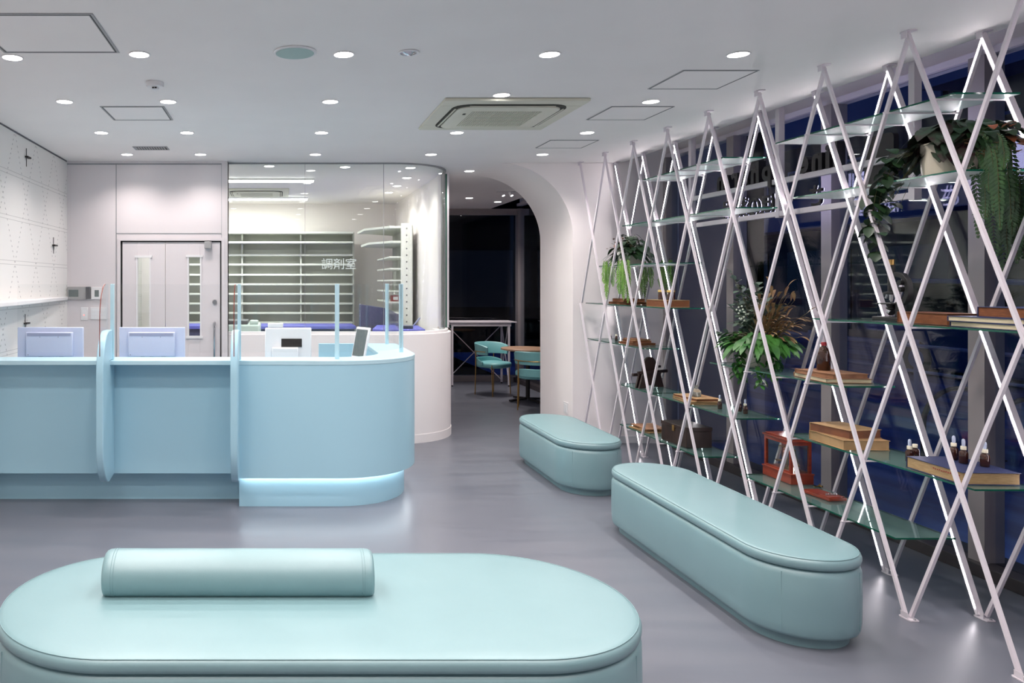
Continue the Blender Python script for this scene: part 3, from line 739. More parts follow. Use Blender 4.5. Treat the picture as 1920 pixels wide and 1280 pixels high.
# bolster
t = thing('bolster_cushion', 'half-round mint bolster lying on the large oval bench', 'cushion', (-0.155,2.985,0.41))
def dprof(s=1.0):
    pts = []; a0 = -0.72
    for i in range(29):
        a = a0 + (pi-2*a0)*i/28; pts.append((0.098*cos(a)*s, 0.092*sin(a)*s))
    return pts
hz = 0.41 + 0.092*sin(0.72)
def dring(x, s): return [(x, 2.985+p, hz+q) for p, q in dprof(s)]
xa, xb = -0.672, 0.362
rings = [dring(xa+.0, .86), dring(xa+.005,.93), dring(xa+.014,.975), dring(xa+.03,1.0)]
for i in range(1,12): rings.append(dring(xa+.03+(xb-xa-.06)*i/12, 1.0+0.004*sin(i*2.3)))
rings += [dring(xb-.03,1.0), dring(xb-.014,.975), dring(xb-.005,.93), dring(xb,.86)]
build('cover', MB().loft(rings), M['teal_leather'], t, smooth=True, angle=60)
sb = MB()
for x in (xa+.036, xa+.046, xb-.036, xb-.046):
    sb.tube([(x, 2.985+p*1.004, hz+q*1.004) for p, q in dprof()], 0.0011, 5)
build('stitching', sb, M['teal_leather'], t)

# ------------------------------------------------------------------ the diagrid rack
PY = lambda k: 3.66 + 0.567*k
KMIN, KMAX = -4, 7
rack = thing('display_rack', 'white lattice display rack of crossed bars holding green glass shelves', 'display rack', (3.18,5.0,0))
BW = 0.015
XF, XBK = 3.0, 3.36
def lattice(x0, led):
    for sign, xo in ((1,-0.0085),(-1,0.0085)):
        for k in range(KMIN-2, KMAX+3):
            # bar from foot k to ceiling k+2*sign
            ya, yb = PY(k), PY(k+2*sign)
            lo, hi = PY(KMIN), PY(KMAX)
            za, zb = 0.012, CH-0.012
            def yat(z): return ya + (yb-ya)*z/CH
            def zat(y): return (y-ya)/(yb-ya)*CH
            z0, z1 = za, zb
            if yat(z0) < lo-1e-6 or yat(z0) > hi+1e-6:
                e = lo if yat(z0) < lo else hi; z0 = zat(e)
                if z0 < 0.0 or z0 > zb: continue
            if yat(z1) < lo-1e-6 or yat(z1) > hi+1e-6:
                e = lo if yat(z1) < lo else hi; z1 = zat(e)
            if z1-z0 < 0.3: continue
            p = (x0+xo, yat(z0), z0); q = (x0+xo, yat(z1), z1)
            d = (Vector(q)-Vector(p)).normalized()*0.004
            wide = led and sign > 0; wd_ = 0.027 if wide else BW; sh_ = Vector((-0.006 if wide else 0,0,0))
            b = build('lattice_bar', MB().bar(Vector(p)+d+sh_, Vector(q)-d+sh_, wd_, BW*(1.2 if wide else 1.0)), M['steel_white'], rack)
            if led:
                # the strip sits in the room-side face
                zz0, zz1 = (z0+.03, z1-.03)
                if sign < 0: zz0 = max(zz0, 2.13)
                if zz1-zz0 > .2:
                    xs = x0+xo+sh_.x-wd_/2-0.0012
                    build('light_strip', MB().bar((xs,yat(zz0),zz0),(xs,yat(zz1),zz1),0.0024,0.0030), M['led'], b)
lattice(XF, False); lattice(XBK, True)
for x in (XF, XBK):
    for k in range(KMIN, KMAX+1):
        y = min(PY(k), 7.63)
        build('floor_plate', MB().prism([(x-.02,y-.038),(x+.02,y-.038),(x+.024,y-.02),(x+.024,y+.022),(x+.02,y+.032),(x-.02,y+.032),(x-.024,y+.022),(x-.024,y-.02)],0.001,0.007).box(x-.022,x-.0205,y-.02,y+.02,.007,.035), M['steel_white'], rack)
        build('ceiling_plate', MB().box(x-.02,x+.02,y-.028,y+.026,CH-0.007,CH-0.001).box(x-.022,x-.0195,y-.018,y+.018,CH-.036,CH-.007), M['steel_white'], rack)
        build('bolt', MB().lathe([(.006,.008),(.006,.012),(.003,.014)], (x+.005,y-.030,-.001), 8), M['steel'], rack)
SX0, SX1 = 3.036, 3.330
GT = 0.008
shelves = [  # top height, near Y, far Y
    (0.345,3.78,5.05),(0.345,5.55,6.84),(0.700,3.35,4.60),(0.700,5.10,6.29),(0.700,6.30,6.90),(1.042,4.15,5.41),(1.055,6.38,7.55),
    (1.400,3.12,4.37),(1.404,5.99,7.60),(1.760,6.05,7.32),(2.105,3.42,4.55),(2.105,5.13,6.79),(2.455,3.45,4.70),(2.460,5.25,6.45),
    (0.700,2.0,2.9),(1.76,1.9,2.9)]
for z, y0, y1 in shelves:
    s = build('glass_shelf', MB().box(SX0, SX1, y0, y1, z-GT, z), M['shelf_glass'], rack)
    build('glass_edge', MB().box(SX0-.0012,SX0,y0,y1,z-GT,z).box(SX0,SX1,y0-.0012,y0,z-GT,z).box(SX0,SX1,y1,y1+.0012,z-GT,z), M['edge'], s)
    done = set()
    for k in range(-6, 12):
        for sg in (1,-1):
            y = 3.66+0.567*(k + sg*z/1.4)
            if y0+0.05 < y < y1-0.05:
                key = round(y/0.12)
                if key in done: continue
                done.add(key)
                build('shelf_rod', MB().cyl((2.99,y,z-GT-.007),(3.372,y,z-GT-.007),0.005,8), M['steel_white'], s)

# ------------------------------------------------------------------ small goods
def book(loc, L, Wd, h, rz, cover, pages, label, cat='book', group=None, wave=0.0):
    t = thing('book', label, cat, loc, rz, group, local=True)
    c = 0.003
    cv = MB().box(-L/2,L/2,-Wd/2,Wd/2,0,c).box(-L/2,L/2,-Wd/2,Wd/2,h-c,h).box(-L/2,L/2,Wd/2-c*1.2,Wd/2,c,h-c)
    build('cover', cv, M[cover], t, bev=0.0012)
    build('pages', MB().box(-L/2+.004,L/2-.004,-Wd/2+.005,Wd/2-c*1.3,c+.0002,h-c-.0002), M[pages], t)
    return t
def dropper(x, y, z, label, s=1.0, rub=True, group='dropper bottles on the rack'):
    t = thing('dropper_bottle', label, 'bottle', (x,y,z), group=group, local=True)
    build('bottle_body', MB().lathe([(.0115*s,0),(.0135*s,.002*s),(.0135*s,.036*s),(.012*s,.042*s),(.007*s,.046*s),(.007*s,.050*s)], n=20), M['amber'], t, smooth=True, angle=50)
    build('collar', MB().lathe([(.0088*s,.049*s),(.0088*s,.060*s),(.0075*s,.062*s)], n=20), M['collar'], t, smooth=True)
    if rub: build('rubber_bulb', MB().lathe([(.0048*s,.062*s),(.0055*s,.068*s),(.0055*s,.080*s),(.004*s,.086*s),(.001*s,.088*s)], n=16), M['rubber'], t, smooth=True, angle=60)
    return t
def at(x, X): return (x-523) and X*1440/(x-523)     # depth of a point at known X seen in column x

# S7 far middle shelf (top 1.404)
book((3.17,6.98,1.405),.20,.30,.022,R(6),'book_tan','paper_o','worn book at the bottom of the stack under the far hanging plant')
book((3.165,6.95,1.4275),.19,.28,.030,R(-5),'book_brown','paper_o','brown book with wavy pages on top of the stack under the far plant')
t = book((3.17,6.26,1.405),.20,.30,.056,R(2),'book_kraft','paper_o','thick amber-edged book carrying two gold-lidded jars')
for y, nm in ((6.335,'left'),(6.19,'right')):
    t = thing('apothecary_jar', 'small brown jar with a gold lid, the %s of two on a thick book' % nm, 'jar', (3.16,y,1.4615), group='gold-lidded jars', local=True)
    build('jar_body', MB().lathe([(.026,0),(.030,.003),(.030,.058),(.028,.062)], n=24), M['amber'], t, smooth=True, angle=50)
    build('lid', MB().lathe([(.031,.062),(.031,.078),(.029,.080)], n=24), M['gold'], t, smooth=True, angle=50)
# S9
dropper(3.15,7.30,1.056,'tiny amber bottle left of the pair on the far low shelf',.9,False,'tiny amber bottles by the wall')
dropper(3.15,7.17,1.056,'tiny amber bottle right of the pair on the far low shelf',1.0,False,'tiny amber bottles by the wall')
book((3.17,6.80,1.056),.18,.28,.020,R(8),'book_brown','paper_o','dark book at the bottom of the far low stack')
book((3.17,6.80,1.0765),.16,.24,.018,R(-4),'book_tan','paper_o','middle book of the far low stack')
book((3.165,6.79,1.095),.14,.20,.014,R(5),'book_brown','paper','topmost small book of the far low stack')
# S2: dark wooden object: arched plate on a trapezoid foot with cross bars
t = thing('wooden_instrument', 'dark arched wooden instrument with horizontal rods on a spread foot', 'ornament', (3.18,6.60,0.701), R(0), local=True)
t.rotation_euler = (0,0,R(25))
pl = [(-.085,.115)] + [(-.085+.085-.085*cos(a), .165+.10*sin(a)) for a in [i*pi/14 for i in range(15)]] + [(.085,.115)]
build('arched_plate', MB().prism_axis(pl, -.012, .006, 'y'), M['darkwood'], t, bev=.002)
build('foot', MB().prism_axis([(-.15,0),(-.07,.0),(-.055,.022),(.055,.022),(.07,.0),(.15,0),(.105,.125),(-.105,.125)], -.028, -.0125, 'y'), M['darkwood'], t, bev=.002)
build('foot', MB().prism_axis([(-.15,0),(-.07,.0),(-.055,.022),(.055,.022),(.07,.0),(.15,0),(.105,.125),(-.105,.125)], .0065, .022, 'y'), M['darkwood'], t, bev=.002)
build('rod', MB().box(-.18,.18,-.044,-.029,.125,.15), M['darkwood'], t, bev=.003)
build('rod', MB().box(-.16,.18,.023,.04,.10,.125).box(.07,.18,.023,.04,.16,.18), M['darkwood'], t, bev=.003)
build('knob', MB().cyl((-.12,-.036,.15),(-.12,-.036,.175),.010,12), M['darkwood'], t)
book((3.17,5.83,0.701),.22,.33,.020,R(-6),'book_kraft','paper','tan book under the little clear bottle, lower one')
book((3.165,5.82,0.722),.19,.29,.020,R(5),'book_kraft','paper_o','tan book directly under the little clear bottle')
t = thing('glass_flask', 'small clear glass bottle with a flared neck on tan books', 'bottle', (3.15,5.80,0.7425), local=True)
build('flask_body', MB().lathe([(.028,0),(.034,.004),(.034,.042),(.028,.052),(.012,.058),(.010,.070),(.020,.080),(.021,.083)], n=28), M['clearjar'], t, smooth=True, angle=60)
for x, y, nm in ((3.14,5.47,'leftmost'),(3.22,5.37,'middle'),(3.20,5.27,'rightmost')):
    dropper(x,y,0.701,'dropper bottle beside the tan books, %s of the three' % nm,1.15)
# S3
book((3.16,6.55,0.346),.20,.28,.010,R(10),'book_kraft','paper','bottom notebook of the thin pile at the far end of the lowest shelf')
book((3.165,6.57,0.357),.18,.26,.010,R(-7),'book_kraft','paper','middle notebook of the thin pile on the far lowest shelf')
book((3.16,6.55,0.368),.19,.27,.010,R(3),'book_tan','paper','topmost notebook of the thin pile on the far lowest shelf')
t = thing('wooden_box', 'dark brown wooden box on the far lowest shelf', 'box', (3.18,6.00,0.346), R(4), local=True)
build('box_body', MB().box(-.10,.10,-.17,.17,0,.125), M['darkwood'], t, bev=.003)
build('lid', MB().box(-.103,.103,-.173,.173,.126,.155), M['darkwood'], t, bev=.003)
build('clasp', MB().box(-.1055,-.1035,-.015,.015,.10,.145), M['brass'], t)
# S1: balance case, key, tray
cx0, cx1, cy0, cy1, cz = 3.185, 3.315, 4.78, 5.04, 0.346
t = thing('display_case', 'red-brown wooden case with glass sides and brass scales inside', 'case', ((cx0+cx1)/2,(cy0+cy1)/2,cz))
build('base', MB().box(cx0-.006,cx1+.006,cy0-.012,cy1+.008,cz,cz+.058).box(cx0-.010,cx1+.010,cy0-.016,cy1+.012,cz+.058,cz+.066), M['redwood'], t, bev=.002)
for x in (cx0,cx1-.016):
    for y in (cy0,cy1-.016): build('corner_post', MB().box(x,x+.016,y,y+.016,cz+.0662,cz+.262), M['redwood'], t)
build('top_board', MB().box(cx0-.008,cx1+.008,cy0-.010,cy1+.010,cz+.262,cz+.274).box(cx0+.004,cx1-.004,cy0+.004,cy1-.004,cz+.274,cz+.282), M['redwood'], t, bev=.002)
build('rail', MB().box(cx0,cx0+.012,cy0+.016,cy1-.016,cz+.240,cz+.262).box(cx0+.016,cx1-.016,cy0,cy0+.012,cz+.240,cz+.262).box(cx0,cx0+.012,cy0+.016,cy1-.016,cz+.0662,cz+.078), M['redwood'], t)
build('pane', MB().box(cx0+.006,cx0+.008,cy0+.016,cy1-.016,cz+.078,cz+.240), M['case_glass'], t)
build('pane', MB().box(cx0+.016,cx1-.016,cy0+.006,cy0+.008,cz+.0662,cz+.240), M['case_glass'], t)
build('pane', MB().box(cx1-.008,cx1-.006,cy0+.016,cy1-.016,cz+.0662,cz+.262), M['case_glass'], t)
mx_, my_ = (cx0+cx1)/2, (cy0+cy1)/2
sc = build('balance_scale', MB().cyl((mx_,my_,cz+.0662),(mx_,my_,cz+.205),.004,10).lathe([(.02,.0662),(.02,.072),(.006,.078)],(mx_,my_,cz),16).bar((mx_,my_-.08,cz+.20),(mx_,my_+.08,cz+.20),.005,.006), M['brass'], t, label='brass balance')
for s in (-1,1):
    build('weighing_pan', MB().lathe([(.002,0),(.022,.003),(.026,.009),(.0265,.009)],(mx_,my_+s*.075,cz+.098),16), M['brass'], sc, smooth=True)
    build('pan_chain', MB().cyl((mx_-.02,my_+s*.075,cz+.107),(mx_,my_+s*.078,cz+.198),.0008,5).cyl((mx_+.02,my_+s*.075,cz+.107),(mx_,my_+s*.078,cz+.198),.0008,5), M['brass'], sc)
t = thing('brass_tap', 'tiny brass lever lying beside the wooden case', 'key', (3.30,4.70,0.3465), R(20), local=True)
build('shaft', MB().cyl((-.035,0,.008),(.02,0,.008),.004,10), M['brass'], t); build('head', MB().cyl((.02,-.012,.008),(.02,.012,.008),.006,10).cyl((.015,0,.008),(.015,0,.024),.003,8), M['brass'], t)
t = thing('weights_tray', 'flat red-brown wooden tray of small metal weights', 'tray', (3.20,4.52,0.346), R(6), local=True)
build('tray_base', MB().box(-.055,.055,-.11,.10,0,.016).box(-.05,.05,-.10,-.03,.016,.022), M['redwood'], t, bev=.002)
for i in range(5): build('weight', MB().lathe([(.005,.0225),(.005,.030),(.002,.033)],(-.03+.015*i,-.062,0),10), M['steel'], t)
# S4
book((3.165,4.27,0.701),.24,.30,.052,R(-4),'book_kraft','book_kraft','large pale worn book under a smaller one on the second lowest shelf')
book((3.16,4.29,0.7535),.20,.26,.048,R(9),'book_kraft','book_brown','smaller frayed book lying on the large pale one')
dropper(3.17,3.86,0.701,'dropper bottle standing on the glass, front one of the pair',1.3)
dropper(3.23,3.90,0.701,'dark capped bottle behind the front dropper bottle',1.3,False)
book((3.175,3.575,0.701),.25,.33,.055,R(-3),'book_navy','paper','thick navy book with tan pages under three dropper bottles')
b_ = bpy.data.objects[[o.name for o in bpy.data.objects if o.name.startswith('book')][-1]]
mk = MB(); 
for i in range(13): mk.box(-.125-.0006,-.125,-.15+i*.012,-.144+i*.012,.034-.001*(i%3),.040-.001*(i%3))
build('thumb_marks', mk, M['redcap'], b_, label='row of small dark red marks')
for x, y, nm in ((3.22,3.665,'leftmost'),(3.20,3.59,'middle'),(3.24,3.525,'rightmost')):
    dropper(x,y,0.757,'dropper bottle on the navy book, %s of the three' % nm,1.3)
# S5
book((3.18,4.42,1.043),.24,.33,.024,R(-7),'book_tan','paper_w','lower book under the tall brown bottle')
book((3.175,4.42,1.0675),.21,.29,.024,R(4),'book_tan','book_tan','upper book under the tall brown bottle')
t = thing('medicine_bottle', 'tall dark amber bottle with a red cap on two books', 'bottle', (3.17,4.47,1.092), local=True)
build('bottle_body', MB().lathe([(.030,0),(.034,.004),(.034,.100),(.031,.115),(.018,.130),(.013,.136),(.013,.143)], n=32), M['amber'], t, smooth=True, angle=60)
build('cap', MB().lathe([(.0145,.143),(.0145,.160),(.012,.163)], n=24), M['redcap'], t, smooth=True, angle=50)
# S6: microscope, books
t = thing('microscope', 'black antique microscope with a brass eyepiece', 'microscope', (3.20,3.99,1.401), R(0), local=True)
build('base', MB().prism([(-.045,-.10),(.045,-.10),(.05,-.03),(.05,.09),(.03,.11),(-.03,.11),(-.05,.09),(-.05,-.03)],0,.022), M['black'], t, bev=.004)
build('pillar', MB().prism([(-.016,-.055),(.016,-.055),(.016,-.02),(-.016,-.02)],.022,.10), M['black'], t, bev=.003)
ap = [(0,-.035,.085),(0,-.070,.105),(0,-.088,.14),(0,-.090,.175),(0,-.078,.21),(0,-.055,.235),(0,-.02,.243),(0,.006,.238)]
am = MB()
rg = []
for i,p in enumerate(ap):
    p=Vector(p); d=(Vector(ap[min(i+1,len(ap)-1)])-Vector(ap[max(i-1,0)])).normalized(); nx=Vector((1,0,0)); ny=d.cross(nx)
    rg.append([p+nx*.013+ny*.013,p-nx*.013+ny*.013,p-nx*.013-ny*.013,p+nx*.013-ny*.013])
am.loft(rg); build('arm', am, M['black'], t, smooth=True, bev=.003)
tb = build('body_tube', MB().cyl((0,.022,.155),(0,.022,.285),.0165,20).cyl((0,.022,.285),(0,.022,.292),.018,20), M['black'], t, smooth=True)
build('eyepiece', MB().cyl((0,.022,.292),(0,.022,.315),.013,20).cyl((0,.022,.315),(0,.022,.320),.0145,20), M['brass'], tb, smooth=True)
build('nosepiece', MB().lathe([(.018,.155),(.036,.148),(.036,.142),(.018,.138)],(0,.022,0),24), M['black'], t, smooth=True)
build('objective', MB().cyl((0,.022,.138),(0,.022,.108),.010,16).cyl((0,.022,.108),(0,.022,.100),.006,16).cyl((.0,.045,.140),(.0,.056,.118),.008,12), M['steel'], t, smooth=True)
build('stage', MB().cbox((0,.022,.090),(.085,.095,.007)), M['black'], t, bev=.002)
build('stage_clip', MB().cbox((-.02,.02,.0945),(.006,.05,.002)).cbox((.02,.02,.0945),(.006,.05,.002)), M['steel'], t)
build('condenser', MB().lathe([(.018,.086),(.018,.072),(.024,.070),(.024,.064),(.012,.058)],(0,.022,0),20), M['black'], t, smooth=True)
build('mirror', MB().cyl((0,.018,.042),(0,.030,.050),.018,20), M['steel'], t, smooth=True)
for z in (.20,.165): build('focus_knob', MB().cyl((-.030,-.062,z),(.030,-.062,z),.013,16), M['black'], t, smooth=True)
book((3.19,3.72,1.401),.16,.29,.055,R(0),'book_brown','paper_o','thick reddish book just right of the microscope')
book((3.18,3.33,1.401),.24,.36,.024,R(-3),'book_navy','paper_w','bottom navy book of the stack right of the microscope')
book((3.18,3.34,1.4255),.24,.35,.024,R(2),'book_navy','paper_w','middle navy book of the stack right of the microscope')
book((3.19,3.27,1.450),.20,.26,.045,R(0),'book_navy','paper_o','top navy book with amber edges, right of the microscope')

# ------------------------------------------------------------------ plants
rnd = random.Random(7)
def rdir(el0, el1, az0=0, az1=2*pi):
    a = rnd.uniform(az0, az1); e = R(rnd.uniform(el0, el1)); return Vector((cos(a)*cos(e), sin(a)*cos(e), sin(e)))
def bushy(c, n, rad, hgt, L, w, droop=.5, el=(-10,60), xs=1.0, stems=None):
    b = MB()
    for i in range(n):
        d = rdir(*el); d.x *= xs
        p = Vector(c) + Vector((d.x*rad*rnd.uniform(.3,1), d.y*rad*rnd.uniform(.3,1), max(0,d.z)*hgt*rnd.uniform(.4,1.1)))
        if stems is not None: stems.tube([c, (Vector(c)+p)/2+Vector((0,0,.02)), p], .0014, 4)
        dd = Vector((d.x, d.y, rnd.uniform(-.3,.4))).normalized()
        l = L*rnd.uniform(.7,1.2); b.leaf(p, dd, l, w*rnd.uniform(.8,1.2), droop)
    return b
def vine(p, d0, length, n, leafL, leafw, leaves, stems, wob=.02, both=True):
    p = Vector(p); pts = [p.copy()]; v = Vector(d0)
    step = length/n
    for i in range(n):
        v = (v + Vector((rnd.uniform(-wob,wob)*8, rnd.uniform(-wob,wob)*8, -0.55))).normalized()
        p = p + v*step; pts.append(p.copy())
        for s in ((-1,1) if both else (rnd.choice((-1,1)),)):
            q = Vector((rnd.uniform(-.6,.6), s*rnd.uniform(.5,1), rnd.uniform(-.7,.1)))
            leaves.leaf(p, q, leafL*rnd.uniform(.7,1.2), leafw*rnd.uniform(.8,1.2), .4)
    stems.tube(pts, .0012, 4)
def fern_frond(p, d0, length, leaves, stems, n=16, w=.05, pull=-0.35):
    p = Vector(p); v = Vector(d0).normalized(); pts = [p.copy()]; st = length/n
    for i in range(n):
        v = (v + Vector((rnd.uniform(-.05,.05), rnd.uniform(-.05,.05), pull))).normalized(); p = p+v*st; pts.append(p.copy())
        t = i/n; ll = w*sin(pi*min(1,t*.85+.12))
        sd = v.cross(Vector((1,0,.2))).normalized()
        for s in (-1,1):
            leaves.leaf(p, sd*s + v*.6 + Vector((rnd.uniform(-.15,.15),0,0)), ll, st*.95, .12, up=(1,0,0.1), n=2)
    stems.tube(pts, .0011, 4)
def pot(t, c, prof, m):
    o = build('pot', MB().lathe(prof+[(prof[-1][0]-.006,prof[-1][1]),(prof[-1][0]-.008,prof[-1][1]-.02),(.001,prof[-1][1]-.022)], c, 40, cap=True), M[m], t, smooth=True, angle=50)
    build('soil', MB().lathe([(prof[-1][0]-.009,prof[-1][1]-.019),(.001,prof[-1][1]-.015)], c, 24), M['soil'], t)
# plant A: near top shelf (z 2.105), wide cream glazed pot
cA = (3.185, 3.645, 2.106)
t = thing('potted_plant', 'trailing begonia and fern in a glazed cream pot on the near upper shelf', 'plant', cA)
pot(t, cA, [(.092,0),(.104,.006),(.110,.05),(.111,.155)], 'pot_cream')
st = MB()
top = (cA[0],cA[1],cA[2]+.14)
build('foliage_begonia', bushy(top, 64, .20, .13, .115, .095, .9, (-12,60), .5, st), M['leaf_beg'], t, smooth=True)
build('foliage_dark', bushy((top[0]+.02,top[1]-.06,top[2]), 130, .30, .12, .075, .06, .7, (-10,60), .45, st), M['leaf_dark'], t, smooth=True)
rl = MB()
for i in range(26):
    p = (cA[0]+rnd.uniform(-.05,.1), cA[1]-rnd.uniform(.12,.30), top[2]+rnd.uniform(-.08,.06)); rl.leaf(p, rdir(-20,40), .06, .035, .5); st.tube([top,p],.0012,4)
build('foliage_rust', rl, M['leaf_red'], t, smooth=True)
hg = MB()
for i in range(18):
    y = cA[1]-rnd.uniform(.08,.36); x = cA[0]+rnd.uniform(-.10,.16)
    fern_frond((x,y,top[2]-.02+rnd.uniform(-.04,.04)), (rnd.uniform(-.25,.4),-rnd.uniform(.1,.6),-.2), rnd.uniform(.16,.42), hg, st, 20, .036)
for i in range(12):
    fern_frond((3.385+rnd.uniform(0,.05),cA[1]-rnd.uniform(-.05,.20),2.14), (rnd.uniform(-.1,.2),rnd.uniform(-.4,.4),-.8), rnd.uniform(.30,.60), hg, st, 26, .055)
build('foliage_fern', hg, M['leaf_fern'], t, smooth=True)
vl = MB()
for i in range(2):
    vine((cA[0]-.14+rnd.uniform(-.03,.03), cA[1]+.10+.05*i, top[2]-.01), (-.15,.45,.1), .52-.1*i, 11, .055, .055, vl, st, .03)
for i in range(16):
    p = (cA[0]-.12+rnd.uniform(-.05,.05), cA[1]+.13+rnd.uniform(0,.20), top[2]-rnd.uniform(-.02,.26)); vl.leaf(p, rdir(-60,20), .06, .055, .4); st.tube([(top[0]-.05,top[1]+.08,top[2]),p],.0011,4)
build('foliage_ivy', vl, M['leaf_dark'], t, smooth=True)
build('stems', st, M['stem'], t)
# plant B: middle shelf (z 1.042), rounded matt cream pot
cB = (3.165, 5.07, 1.043)
t = thing('potted_plant', 'wide bushy arrangement of blue-green and brown leaves in a matt cream pot', 'plant', cB)
pot(t, cB, [(.075,0),(.095,.01),(.112,.06),(.116,.12),(.112,.165)], 'pot_matt')
st = MB(); top = Vector((cB[0],cB[1],cB[2]+.155))
gr = bushy(top, 200, .30, .12, .10, .04, .6, (-20,45), .55, st)
for i in range(9):
    a = rnd.uniform(0,2*pi)
    vine((top[0]+.07*cos(a), top[1]+.09*sin(a), top[2]), (.4*cos(a),.9*sin(a),.2), rnd.uniform(.18,.30), 10, .05, .026, gr, st, .03)
for i in range(3):
    vine((top[0]-.10, top[1]-.03+.02*i, top[2]), (-.3,.0,.1), .16+.03*i, 8, .045, .028, gr, st, .02)
build('foliage_green', gr, M['leaf_green'], t, smooth=True)
eu = MB()
for i in range(34):
    y = top[1]+rnd.uniform(-.12,.46); e = Vector((top[0]+rnd.uniform(-.06,.12), y, top[2]+rnd.uniform(.02,.50)*(1-abs(y-top[1]-.20)*1.6)))
    mid = top.lerp(e,.5)+Vector((0,0,.04)); st.tube([top,mid,e],.0018,4)
    for k in range(9):
        q = mid.lerp(e,k/8) if k>1 else top.lerp(mid,.6+.2*k)
        eu.leaf(q, rdir(-10,70), .055, .042, .25)
build('foliage_eucalyptus', eu, M['leaf_euc'], t, smooth=True)
dr = MB()
for i in range(48):
    d = Vector((rnd.uniform(-.2,.3), -rnd.uniform(-.2,1.2), rnd.uniform(.2,1.0))).normalized(); e = top + d*rnd.uniform(.15,.42)
    st.tube([top,e],.0013,4)
    for k in range(3): dr.leaf(top.lerp(e,.5+.25*k), (d+Vector((rnd.uniform(-.4,.4),rnd.uniform(-.4,.4),rnd.uniform(-.2,.4)))), .12, .020, .45)
build('foliage_dried', dr, M['leaf_dry'], t, smooth=True)
for i in range(16):
    c = Vector((top[0]-.04+rnd.uniform(-.02,.02), top[1]+.10+rnd.uniform(-.05,.05), top[2]+.20+rnd.uniform(-.06,.05))); build('berry', MB().lathe([(.001,-.006),(.005,-.004),(.006,0),(.005,.004),(.001,.006)],c,8), M['berry'], t, smooth=True)
build('stems', st, M['stem'], t)
# plant C: far shelf (z 1.76)
cC = (3.17, 6.93, 1.761)
t = thing('potted_plant', 'far hanging plant with dusty pink flowers spilling over a thin glass shelf', 'plant', cC)
pot(t, cC, [(.08,0),(.095,.006),(.10,.05),(.10,.085)], 'pot_matt')
st = MB(); top = Vector((cC[0],cC[1],cC[2]+.08))
build('foliage_dark', bushy(top, 130, .24, .20, .09, .055, .7, (-5,70), .5, st), M['leaf_dark'], t, smooth=True)
pk = MB()
for i in range(70):
    p = Vector((cC[0]+rnd.uniform(-.08,.08), cC[1]+rnd.uniform(.06,.30), top[2]+rnd.uniform(-.02,.17))); pk.leaf(p, rdir(0,80), .035, .02, .2)
    if i%4==0: st.tube([top,p],.0012,4)
build('foliage_flowers', pk, M['leaf_pink'], t, smooth=True)
sp_ = MB()
for i in range(26):
    p = top+Vector((rnd.uniform(-.05,.05), .08, .02)); sp_.leaf(p, (rnd.uniform(-.5,.3), rnd.uniform(.5,1), rnd.uniform(-.2,.5)), .24, .010, .55, n=6)
build('foliage_blades', sp_, M['leaf_green'], t, smooth=True)
hg = MB()
for y0, ln, n_ in ((.13,.34,9),(.04,.24,4),(-.20,.32,9),(-.30,.36,7)):
    for i in range(n_):
        fern_frond((3.02-rnd.uniform(.0,.04) if i%2 else 3.345+rnd.uniform(.0,.03), cC[1]+y0+rnd.uniform(-.05,.05), top[2]-.03), (0,rnd.uniform(-.2,.2),-.6), ln*rnd.uniform(.6,1.1), hg, st, 16, .06)
build('foliage_fern', hg, M['leaf_lime'], t, smooth=True)
build('stems', st, M['stem'], t)

# ------------------------------------------------------------------ hanging sign frame with letters facing the street
sg = thing('hanging_sign', 'white steel frame hung from the ceiling with dark backlit letters facing the street', 'sign', (3.62,5.3,CH))
FXs = 3.62
# measured on the photo at X=3.44; the frame hangs at the pocket edge
FX = 3.47
for y in (4.19, 5.32, 6.45):
    build('post', MB().box(FX-.02,FX+.02,y-.02,y+.02,2.05,3.018), M['steel_white'], sg)
build('rail', MB().box(FX-.017,FX+.017,4.21,5.30,2.285,2.32).box(FX-.017,FX+.017,5.34,6.43,2.285,2.32), M['steel_white'], sg)
build('rail', MB().box(FX-.017,FX+.017,4.21,5.30,2.06,2.095).box(FX-.017,FX+.017,5.34,6.43,2.06,2.095), M['steel_white'], sg)
def text_mesh(txt, size, depth, offset=0.0):
    c = bpy.data.curves.new('lettering', 'FONT'); c.body = txt; c.size = size; c.extrude = depth; c.offset = offset; c.resolution_u = 3
    o = bpy.data.objects.new('lettering', c); C.objects.link(o); bpy.context.view_layer.update()
    me = bpy.data.meshes.new_from_object(o.evaluated_get(bpy.context.evaluated_depsgraph_get()))
    vs = [v.co.copy() for v in me.vertices]; fs = [tuple(p.vertices) for p in me.polygons]
    bpy.data.objects.remove(o); bpy.data.meshes.remove(me); bpy.data.curves.remove(c)
    return vs, fs
def sign_text(txt, y0, z, size, depth, adv, offset=0.0):
    y = y0
    for ch in txt:
        if ch == ' ': y += adv*.8; continue
        vs, fs = text_mesh(ch, size, depth, offset)
        if not vs: continue
        wx = max(v.x for v in vs)-min(v.x for v in vs); mn = min(v.x for v in vs)
        # text plane -> YZ plane, reading toward +Y for someone outside
        mb = MB().add([(FX+v.z, y+(v.x-mn), z+v.y) for v in vs], fs)
        l = build('letter', mb, M['letter'], sg)
        vf, ff = text_mesh(ch, size, 0.0, offset*0.6)
        mf = MB().add([(FX+depth+.002, y+(v.x-mn), z+v.y) for v in vf], ff)
        build('lit_face', mf, M['signface'], l)
        y += wx + adv
    return y
ye = sign_text('line', 4.74, 2.327, 0.205, 0.026, 0.030, 0.008)
sign_text('pharm', 5.38, 2.327, 0.205, 0.026, 0.034, 0.008)
sign_text('さ', 4.90, 2.105, 0.155, 0.008, 0.02, 0.002)
sign_text('ほの薬局', 5.38, 2.105, 0.155, 0.008, 0.02, 0.002)
